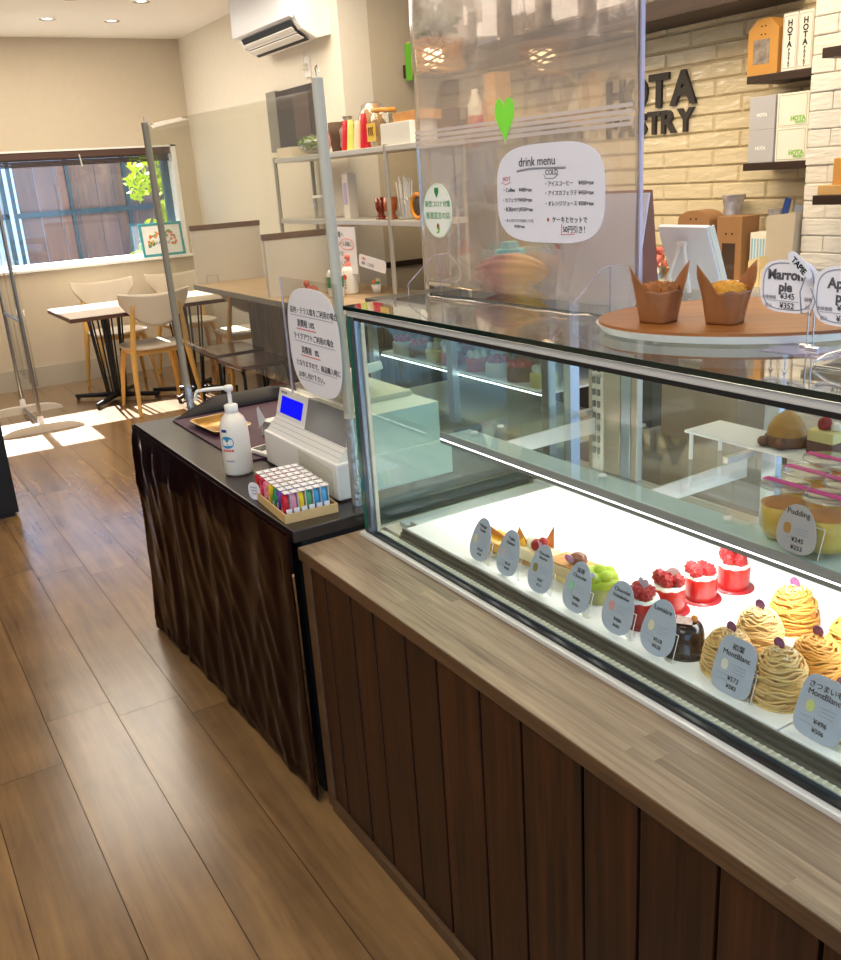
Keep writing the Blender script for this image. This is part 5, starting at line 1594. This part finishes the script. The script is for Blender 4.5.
MB().lathe([(.001, .002), (.07, .002), (.082, .012), (.082, .13), (.068, .165), (.062, .175)], n=24).build('jar_glass', clear('jar_glass', (.93, .94, .88), base=.1, power=2.6, gain=.7), gj)
MB().lathe([(.066, .174), (.068, .178), (.066, .192), (.001, .194)], n=28).build('lid', mat('amber_lid', 'C98A3A', .35), gj)
o = MB().span((-.0, -.045, .03), (.002, .045, .12)).build('yellow_label', mat('yellow_label', 'DDB63E', .5), gj); o.location = (-.085, 0, 0)
mb = MB(); q = random.Random(6)
for k in range(3): mb.tube([(-.087, -.02 + .02 * k, .06), (-.087, -.012 + .02 * k, .09), (-.087, -.022 + .02 * k, .1)], .003, 6)
mb.build('label_figures', mat('brown_figures', '7A4A2A', .6), gj)
box_thing('white_supply_box', 'white supply box with green edge on the rack top', 'box', (2.60, 4.26, RZ1), (.16, .29, .105), mat('white_box_card', 'DCDAD2', .6))
wt_ = thing('wooden_crate', 'shallow wooden crate lying on the white supply box', 'crate', (2.62, 4.20, RZ1 + .1055))
MB().span((-.07, -.12, 0), (.07, .12, .045), bev=.003).build('crate', mat('orange_pine', 'B8803E', .6, var=.15, vscale=20), wt_)
M['amber'] = mat('amber_glass', '7A2A10', .12, spec=.7, coat=.3)
for (y, r, h, lb) in ((4.55, .030, .115, 'dark amber goblet, left one on the lower rack shelf'), (4.44, .038, .115, 'orange amber goblet, right one on the lower rack shelf')):
    t = thing('amber_goblet', lb, 'glass', (2.57, y, RZ2), group='amber goblets')
    MB().lathe([(.001, 0), (r, .002), (r * .9, .008), (r * .55, .03), (r * .95, .055), (r, h), (r * .93, h), (r * .85, .06), (.001, .045)], n=24).build('bowl', M['amber'] if r < .035 else mat('orange_glass', 'B85A1E', .12, spec=.7), t)
sj = thing('straw_jar', 'clear jar of wrapped white straws on the lower rack shelf', 'jar', (2.58, 4.30, RZ2))
MB().lathe([(.001, .001), (.045, .001), (.048, .02), (.044, .10), (.04, .11)], n=24).build('jar_glass', M['bag'], sj)
mb = MB(); q = random.Random(8)
for k in range(22):
    a = q.uniform(0, 6.28); r = q.uniform(0, .03)
    mb.tube([(r * math.cos(a), r * math.sin(a), .004), (r * 1.6 * math.cos(a), r * 1.6 * math.sin(a), q.uniform(.17, .22))], .004, 6)
mb.build('straws', mat('translucent_straws', 'E6E2DA', .4), sj)
oc = thing('orange_ring_holder', 'round orange ring shaped holder with a dark filling on the lower shelf', 'holder', (2.56, 4.15, RZ2), FACE)
MB().tube([(.058 * math.cos(2 * PI * k / 28), 0, .068 + .058 * math.sin(2 * PI * k / 28)) for k in range(28)], .0095, 10, closed=True).build('ring', mat('orange_plastic', 'F09A1E', .35), oc)
MB().ball((0, .01, .066), .05, 16, sc=(1, .3, 1)).build('filling', mat('dark_filling', '4A3A22', .5, var=.5, vscale=60), oc)
for k in range(3):
    pass
bt2 = thing('clear_tub', 'clear tub with white lid at the left on the lower rack shelf', 'tub', (2.62, 5.35, RZ2))
MB().lathe([(.001, 0), (.06, 0), (.064, .12), (.06, .125)], n=24).build('tub', M['bag'], bt2)
MB().lathe([(.066, .12), (.066, .135), (.001, .137)], n=24).build('lid', M['plastic_white'], bt2)
lp = thing('lilac_pack', 'tall pale pack with lilac print on the lower rack shelf', 'pack', (2.60, 4.95, RZ2))
MB().span((-.03, -.035, 0), (.03, .035, .25), bev=.004).build('carton', mat('cream_pack', 'DCD2C4', .5), lp)
MB().span((-.032, -.02, .08), (-.030, .02, .2)).build('lilac_print', mat('lilac_print', 'B8A8C8', .5), lp)
# papers hanging from the rack
po = thing('handwritten_poster', 'white handwritten sheet hanging below the lower rack shelf', 'poster', (2.488, 4.875, BZ + .2455), FACE)
MB().span((-.155, 0, -.13), (.155, .0012, .13)).build('sheet', M['paper'], po)
text([('お客様へ', -.125, .075, .035), ('アルコール消毒に', -.13, .025, .03), ('ご協力を', -.12, -.03, .03), ('お願いします', -.13, -.085, .03)], M['ink'], po)
MB().tube([(p[0], -.001, p[1]) for p in superell(.16, .06, 2.4, 30, cx=.05, cz=.035)], .0015, 5, closed=True).build('red_circle', M['ink_red'], po)
so_ = thing('strip_notice', 'narrow rounded white notice strip tilted beside the rack post', 'notice', (2.482, 4.535, BZ + .185), FACE)
o = MB().prism(rrect(.30, .068, .02), .0012, 'xz', 0).build('strip', M['paper'], so_); o.rotation_euler = (0, R(6), 0)
text([('店内：ご注文は', -.12, -.018, .020)], M['ink'], o)
text([('お願い', -.12, .008, .018)], M['ink_red'], o, 'red_lettering')
# dark board on the right wall
db = thing('dark_wall_frame', 'dark framed board with a grey side hanging on the right wall behind the screen', 'wall board', (2.798, 6.02, 1.70))
MB().span((-.03, -.36, 0), (0, .22, .38), bev=.003).build('dark_panel', mat('charcoal_panel', '3E3634', .5, var=.25, vscale=6), db)
MB().span((-.032, .22, 0), (0, .38, .39), bev=.003).build('grey_side', mat('grey_panel_side', '8C877E', .5), db)
MB().span((-.034, -.30, .06), (-.030, -.06, .33)).build('pale_window', mat('dark_plum_panel', '5A4A4A', .3), db)

# ------------------------------------------------------------------ cake showcase behind the desk
sc = thing('low_cake_showcase', 'low refrigerated showcase with lit cake shelf behind the display case', 'showcase', (2.0, 3.1, 0))
M['case_dark'] = mat('dark_case_inside', '3A3634', .5)
MB().span((0, -.65, 0), (.55, .65, .52), bev=.004).build('base', M['steel'], sc)
MB().span((.50, -.65, .52), (.55, .65, .96)).build('back_panel', M['case_dark'], sc)
MB().span((0, -.65, .955), (.55, .65, .975), bev=.003).build('top_panel', M['alu_dark'], sc)
for y in (-.65, -.045, .61):
    MB().span((0, y, .52), (.03, y + .04, .955)).build('post', M['alu'], sc)
shf = MB().span((.04, -.60, .722), (.50, .60, .730)).build('glass_shelf', M['tray_white'], sc)
MB().span((.036, -.59, .7125), (.040, .60, .7165)).build('led_strip', M['led'], shf)
MB().span((.03, -.60, .86), (.20, .60, .866)).build('upper_shelf', M['glass'], sc)
MB().span((.05, -.62, .521), (.50, .62, .53)).build('floor_tray', M['plastic_cream'], sc)
kinds = [('E8DCC8', 'C8202A', 'white cream cake with red berries'), ('D8402A', 'F0E6D8', 'red glazed cake with white cream'), ('E9D98A', 'F4EEE0', 'yellow sponge cake with cream'), ('8A5A3A', 'D8342A', 'brown cake topped with strawberries')]
spots_ = [(.10, .50), (.10, .36), (.10, .22), (.10, .10), (.10, -.08), (.10, -.22), (.10, -.36), (.10, -.50), (.27, .42), (.27, .26), (.27, -.02), (.27, -.2)]
ordn = ['farthest', 'second', 'third', 'fourth', 'fifth', 'sixth', 'seventh', 'nearest']
for i, (x, y) in enumerate(spots_):
    c1, c2, lb = kinds[(i * 3 + i // 4) % 4]
    pos = (ordn[i] + ' in the front line') if i < 8 else (['farthest', 'second', 'third', 'nearest'][i - 8] + ' in the back line')
    t = thing('showcase_cake', f'{lb}, {pos} of the lit showcase shelf', 'cake', (2.0 + x, 3.1 + y, .7303), group='cakes on the lit showcase shelf')
    MB().lathe([(.001, 0), (.05, 0), (.051, .045), (.046, .052), (.001, .054)], n=20).build('cake_body', mat('show_' + c1 + str(i), c1, .5), t)
    mb = MB()
    for k in range(6):
        a = k * 1.05; mb.ball((.03 * math.cos(a), .03 * math.sin(a), .062), .017, 8)
    mb.build('topping', mat('top_' + c2 + str(i), c2, .3), t)

# ------------------------------------------------------------------ the tiled wall and its shelves
def fit_text(body, w, h, m, parent, name, ext, bold):
    o = text([(body, 0, 0, 1, 'LEFT', bold)], m, parent, name, y=0, ext=1)
    vs = o.data.vertices
    x0, x1 = min(v.co.x for v in vs), max(v.co.x for v in vs)
    z0, z1 = min(v.co.z for v in vs), max(v.co.z for v in vs)
    for v in vs:
        v.co = ((v.co.x - x0) / (x1 - x0) * w, ext * (-1 if v.co.y < 0 else 1), (v.co.z - z0) / (z1 - z0) * h)
    return o
sg = thing('wall_sign', 'charcoal raised letters reading HOTA PASTRY on the tiled wall', 'sign', (3.482, 3.755, 1.60), FACE)
x = 0
for ch, wd in (('H', .128), ('O', .148), ('T', .128), ('A', .160)):
    o = fit_text(ch, wd, .150, M['sign_black'], sg, 'letter', .008, .035); o.location = (x, 0, .122); x += wd + .008
x = 0
for ch, wd in (('P', .082), ('A', .105), ('S', .085), ('T', .088), ('R', .094), ('Y', .104)):
    o = fit_text(ch, wd, .105, M['sign_black'], sg, 'letter', .008, .035); o.location = (x, 0, .002); x += wd + .004

bs_ = thing('long_wall_shelf', 'long dark brown wall shelf high on the tiled wall', 'shelf', (3.5, 3.9, 2.055))
MB().span((-.30, -1.28, 0), (0, 1.36, .075), bev=.003).build('board', M['darkwood'], bs_)
ktop = 2.1302
for i, y in enumerate((5.02, 4.72, 4.42, 4.10, 3.78, 3.46)):
    t = thing('storage_jar', ['leftmost', 'second', 'third', 'fourth', 'fifth', 'rightmost'][i] + ' of the big square glass storage jars on the long wall shelf', 'jar', (3.34, y, ktop), group='glass storage jars on the long wall shelf')
    MB().span((-.11, -.125, .0), (.11, .125, .30), bev=.03).build('jar_glass', clear('pale_jar_glass_%d' % i, (.88, .88, .88), base=.2, power=2.2, gain=.6), t)
    MB().span((-.10, -.115, .012), (.10, .115, .20), bev=.03).build('contents', mat('jar_contents_%d' % i, ['B9A79C', 'C4B4A8', 'AE9C94', 'BCAAA0', 'C8B8AE', 'B4A49C'][i], .6, var=.15, vscale=18), t)
    MB().lathe([(.07, .30), (.08, .305), (.08, .33), (.001, .332)], n=24).build('lid', M['chrome'], t)
wb = thing('wire_basket', 'black wire basket at the right end of the long wall shelf', 'basket', (3.30, 2.98, ktop))
mb = MB()
for z in (.002, .06, .12):
    mb.tube([(-.08, -.2, z), (.12, -.2, z), (.12, .2, z), (-.08, .2, z)], .003, 6, closed=True)
for k in range(9):
    mb.tube([(-.08, -.2 + .05 * k, 0), (-.08, -.2 + .05 * k, .12)], .0025, 5)
mb.build('wires', M['black'], wb)

for (z, lb) in ((1.755, 'upper short dark shelf on the tiled wall beside the pilaster'), (1.42, 'lower short dark shelf on the tiled wall beside the pilaster')):
    t = thing('short_wall_shelf', lb, 'shelf', (3.3, 2.575, z))
    MB().span((0, -.155, 0), (.195, .165, .03), bev=.002).build('board', M['darkwood'], t)
UZ, LZ2 = 1.7852, 1.4502
M['kraft'] = mat('kraft_card', 'C08A3E', .65, var=.05, vscale=20)
M['kraft_dark'] = mat('brown_kraft_card', '9A7046', .7, var=.05, vscale=20)
kb = thing('kraft_gift_box', 'kraft gift box with a peaked top and clear window on the upper short shelf', 'box', (3.305, 2.672, UZ), FACE)
MB().prism([(-.072, 0), (.072, 0), (.072, .165), (.03, .205), (-.03, .205), (-.072, .165)], .085, 'xz', 0).build('box_body', M['kraft'], kb)
MB().span((-.045, -.001, .04), (.032, .0, .13)).build('window', mat('shiny_bag_window', '8C8278', .15, var=.5, vscale=25), kb)
MB().span((-.012, -.001, .145), (-.006, .0, .150)).span((.006, -.001, .145), (.012, .0, .150)).span((-.012, -.001, .175), (-.006, .0, .18)).span((.006, -.001, .175), (.012, .0, .18)).build('punched_holes', M['gap'], kb)
M['cream_box'] = mat('cream_box_card', 'E9E3D6', .55)
def tallbox(label, y):
    t = thing('tall_cake_box', label, 'box', (3.305, y, UZ), FACE, 'tall white boxes on the upper short shelf')
    MB().span((-.033, 0, 0), (.033, .13, .205), bev=.002).build('carton', M['cream_box'], t)
    MB().tube([(p[0], -.0005, p[1]) for p in rrect(.056, .185, .004, 3, cz=.1025)], .0008, 4, closed=True).build('border_line', M['ink_grey'], t)
    tx = [(c, 0, .160 - .025 * i, .030, 'CENTER', .0012) for i, c in enumerate('HOTA')]
    tx += [(c, 0, .070 - .0118 * i, .0145, 'CENTER', .0006) for i, c in enumerate('PASTRY')]
    text(tx, M['ink'], t)
    return t
tallbox('left tall white HOTA PASTRY box beside the kraft gift box', 2.548)
tallbox('right tall white HOTA PASTRY box touching the pilaster', 2.478)
def cubebox(label, y, z, grey):
    t = thing('cake_box', label, 'box', (3.305, y, z), FACE, 'cake boxes on the lower short shelf')
    s = .062 if grey else .073
    MB().span((-s, 0, 0), (s, .14, .127), bev=.002).build('carton', mat('grey_box_card', 'B4B2B4', .6) if grey else M['cream_box'], t)
    if grey:
        text([('HOTA', 0, .05, .018, 'CENTER', .0008)], M['white'], t)
    else:
        MB().tube([(p[0], -.0005, p[1]) for p in rrect(.128, .112, .002, 2, cz=.0635)], .0007, 4, closed=True).build('green_border', mat('olive_line', '8AA06A', .6), t)
        text([('HOTA', .060, .024, .024, 'RIGHT', .0012), ('PASTRY', .060, .012, .0135, 'RIGHT', .0006)], M['ink_green'], t)
    return t
cubebox('lower grey HOTA box on the lower short shelf', 2.660, LZ2, True)
cubebox('upper grey HOTA box stacked on the lower grey box', 2.660, LZ2 + .1274, True)
cubebox('lower white box with green HOTA PASTRY print', 2.515, LZ2, False)
cubebox('upper white box with green HOTA PASTRY print, topmost of its stack', 2.515, LZ2 + .1274, False)
# pilaster shelves
for (z, lb) in ((1.787, 'upper dark shelf on the white plaster pilaster at the right edge'), (1.298, 'lower dark shelf on the white plaster pilaster at the right edge')):
    t = thing('pilaster_shelf', lb, 'shelf', (3.05, 2.0, z))
    MB().span((0, -.4, 0), (.195, .215, .033), bev=.002).build('board', M['darkwood'], t)
box_thing('pine_board', 'pale pine board lying on the lower pilaster shelf', 'board', (3.14, 1.95, 1.3312), (.17, .50, .034), mat('pale_pine', 'C29A5E', .6, var=.1, vscale=10))
box_thing('tan_carton', 'tan carton standing on the pine board at the right edge', 'box', (3.14, 1.95, 1.3654), (.12, .42, .09), M['kraft'])

# ------------------------------------------------------------------ back counter with packing things
KZ = .95
kc = thing('back_counter', 'white topped work counter below the tiled wall', 'counter', (2.95, 3.3, 0))
MB().span((0, -.88, KZ - .035), (.535, .62, KZ), bev=.003).build('worktop', M['white'], kc)
MB().span((.02, -.86, 0), (.53, .60, KZ - .036)).build('cabinet', mat('grey_beige_cabinet', 'A89C8A', .6), kc)
fr_ = thing('steel_fridge', 'tall stainless refrigerator seen hazily behind the vinyl screen', 'refrigerator', (2.92, 4.30, 0))
MB().span((0, -.36, .05), (.55, .36, 1.70), bev=.006).span((.03, -.34, 0), (.54, .34, .05)).build('body', M['steel'], fr_)
for s in (-1, 1):
    d = MB().span((-.022, min(s * .006, s * .355), .12), (-.001, max(s * .006, s * .355), 1.68), bev=.004).build('door', mat('steel_door_%d' % (s + 1), 'A39E98', .3, .85), fr_)
    MB().tube([(-.045, s * .05, .95), (-.05, s * .05, 1.0), (-.05, s * .05, 1.25), (-.045, s * .05, 1.3)], .009, 8).build('handle', M['chrome'], d)
FZ = 1.7003
t = thing('syrup_bottle', 'cream and crimson bottle on top of the refrigerator', 'bottle', (3.05, 4.30, FZ))
MB().lathe([(.001, 0), (.042, 0), (.042, .07)], n=20).build('crimson_band', mat('crimson_label', 'B02A48', .5), t)
MB().lathe([(.042, .07), (.040, .12), (.018, .17), (.016, .20), (.001, .2)], n=20).build('bottle_body', M['plastic_cream'], t)
box_thing('kraft_bag_tall', 'tall kraft bag on the refrigerator, second from the left', 'bag', (3.14, 4.22, FZ), (.10, .10, .27), mat('tan_bag', 'C89A5C', .7))
box_thing('brown_bottle_box', 'brown box at the right end of the refrigerator top', 'box', (3.05, 4.225 - .14 + .02, FZ), (.10, .09, .24), M['kraft_dark']) if False else None
box_thing('dark_basket_box', 'dark basket box at the left on the refrigerator top', 'box', (3.06, 4.52, FZ), (.2, .26, .12), mat('dark_basket', '5E4E44', .7, var=.3, vscale=40))
# lamp with dried wreath left on the long shelf
wl = thing('wreath_lamp', 'warm glowing lamp wrapped in dried straw hanging by the long wall shelf', 'lamp', (2.93, 4.47, 2.08))
mb = MB(); q = random.Random(21)
for k in range(46):
    a0 = q.uniform(0, 6.28); tl = q.uniform(-1, 1); pts = []
    for i in range(12):
        a = a0 + i * .4
        p = Vector((math.cos(a), math.sin(a), .55 * math.sin(a * 1.0 + tl * 3))) * q.uniform(.12, .15)
        pts.append((p.x, p.y * 1.2, p.z * .9))
    mb.tube(pts, .0035, 5)
mb.build('straw_wreath', mat('dried_straw', 'B98A4A', .7, var=.2, vscale=40), wl)
MB().ball((0, 0.03, 0), .055, 16).build('bulb', emis('warm_bulb', (1, .72, .36), 9), wl)
MB().tube([(0, 0, .08), (0, 0, .6)], .004, 6).build('cord', M['black'], wl)
leafcloud((0, -.02, .15), (.12, .16, .06), 220, .035, 33).build('greenery', mat('dull_eucalyptus', '6E7A5A', .7), wl)

kx = 3.25
bxk = thing('kraft_handle_box', 'kraft carry box with a rounded handle top on the back counter', 'box', (kx, 2.955, KZ), FACE)
MB().prism([(-.09, 0), (.09, 0), (.09, .27)] + [(.09 * math.cos(PI * k / 12), .27 + .045 * math.sin(PI * k / 12)) for k in range(1, 12)] + [(-.09, .27)], .10, 'xz', 0).build('box_body', M['kraft_dark'], bxk)
MB().span((-.02, -.001, .275), (-.012, 0, .283)).span((.012, -.001, .275), (.02, 0, .283)).build('holes', M['gap'], bxk)
bxk2 = thing('kraft_window_box', 'square kraft box with a dark window beside the rounded one', 'box', (kx, 2.755, KZ), FACE)
MB().span((-.066, 0, 0), (.066, .11, .29), bev=.002).build('box_body', M['kraft_dark'], bxk2)
MB().span((-.035, -.001, .02), (.035, 0, .18)).build('window', mat('dark_shiny_window', '4A3A30', .15), bxk2)
MB().span((-.02, -.001, .215), (-.012, 0, .223)).span((.012, -.001, .215), (.02, 0, .223)).build('holes', M['gap'], bxk2)
def crumple(name, label, loc, r, h, m, seed):
    t = thing(name, label, 'plastic bag', loc)
    MB().lathe([(r * .7, 0), (r, h * .2), (r * .9, h * .6), (r * .6, h * .85), (r * .8, h)], n=22, wob=lambda a, z: 1 + .16 * math.sin(3 * a + 9 * z + seed) + .09 * math.sin(7 * a - 30 * z)).build('crinkled_film', m, t)
    return t
M['silverbag'] = mat('crinkled_silver_film', 'B8B4B8', .2, .3, var=.35, vscale=20, bump=.6, bscale=30)
crumple('silver_bag', 'crinkled silver bags standing behind the kraft boxes', (3.42, 2.89, KZ), .06, .37, M['silverbag'], 1)
crumple('glossy_bag_stack', 'glossy crinkled bag between the kraft box and the beige bag', (3.425, 2.655, KZ), .04, .31, M['silverbag'], 4)
sbx = thing('striped_card_box', 'pale box with light blue stripes on the back counter', 'box', (3.27, 2.605, KZ), FACE)
MB().span((-.055, 0, 0), (.055, .08, .225), bev=.002).build('carton', M['cream_box'], sbx)
mb = MB()
for k in range(7): mb.span((-.048 + .0145 * k, -.001, .10), (-.040 + .0145 * k, 0, .20))
mb.build('blue_stripes', mat('light_blue_stripe', '8FC0D8', .5), sbx)
bgb = thing('beige_paper_bag', 'large beige paper bag with a navy card sticking out', 'bag', (3.22, 2.475, KZ), FACE)
MB().prism([(-.06, 0), (.055, 0), (.068, .31), (-.068, .295)], .10, 'xz', 0).build('bag_body', mat('beige_bag', 'BFB29C', .7, var=.04, vscale=12), bgb)
o = MB().span((-.04, .04, .28), (-.012, .045, .345)).build('navy_card', mat('navy_card', '24407E', .4), bgb); o.rotation_euler = (0, R(14), 0); o.location = (-.06, 0, .02)
o = MB().span((.0, .05, .28), (.04, .055, .35)).build('grey_card', mat('grey_blue_card', '7A8090', .4), bgb); o.rotation_euler = (0, R(14), 0); o.location = (-.06, 0, .0)
for i, (y, h) in enumerate(((2.50, .15), (2.44, .12))):
    t = thing('yellow_paper_bag', ['left pale yellow paper bag before the beige bag', 'right pale yellow paper bag next to the pilaster'][i], 'bag', (3.10, y, KZ), FACE)
    MB().prism([(-.03, 0), (.03, 0), (.028, h), (-.026, h - .02)], .05, 'xz', 0).build('bag_body', mat('pale_yellow_paper_%d' % i, 'E2CC94', .7), t)
for i, (y, x, z) in enumerate(((2.86, 3.10, .06), (2.72, 3.08, .075), (2.60, 3.06, .05), (2.70, 3.0, .04))):
    t = box_thing('white_tray_box', ['white low box with a red mark at the left of the back counter front', 'white low tray in the middle of the back counter', 'white tissue box in front of the striped box', 'small white box at the back counter edge'][i], 'box', (x, y, KZ), (.10, .12, z), M['cream_box'])
rb2 = thing('sweets_basket', 'small basket of red and pink wrapped sweets at the left of the back counter', 'basket', (3.12, 3.06, KZ))
MB().lathe([(.05, 0), (.07, .07), (.066, .07), (.05, .01)], n=20).build('basket', M['kraft_dark'], rb2)
mb = MB(); q = random.Random(12)
for k in range(24): mb.ball((q.uniform(-.05, .05), q.uniform(-.05, .05), .07 + q.uniform(0, .12)), .02, 7, wob=.3)
mb.build('wrapped_sweets', mat('red_pink_wrappers', 'D8705E', .3, var=.5, vscale=60), rb2)
tn = thing('steel_canister', 'steel canister beside the easel frame on the back counter', 'canister', (3.0, 2.93, KZ))
MB().lathe([(.001, 0), (.04, 0), (.04, .10), (.001, .1)], n=24).build('can', M['steel'], tn)
MB().lathe([(.012, .1), (.012, .118), (.001, .12)], n=14).build('red_knob', mat('red_knob', 'C8203A', .4), tn)
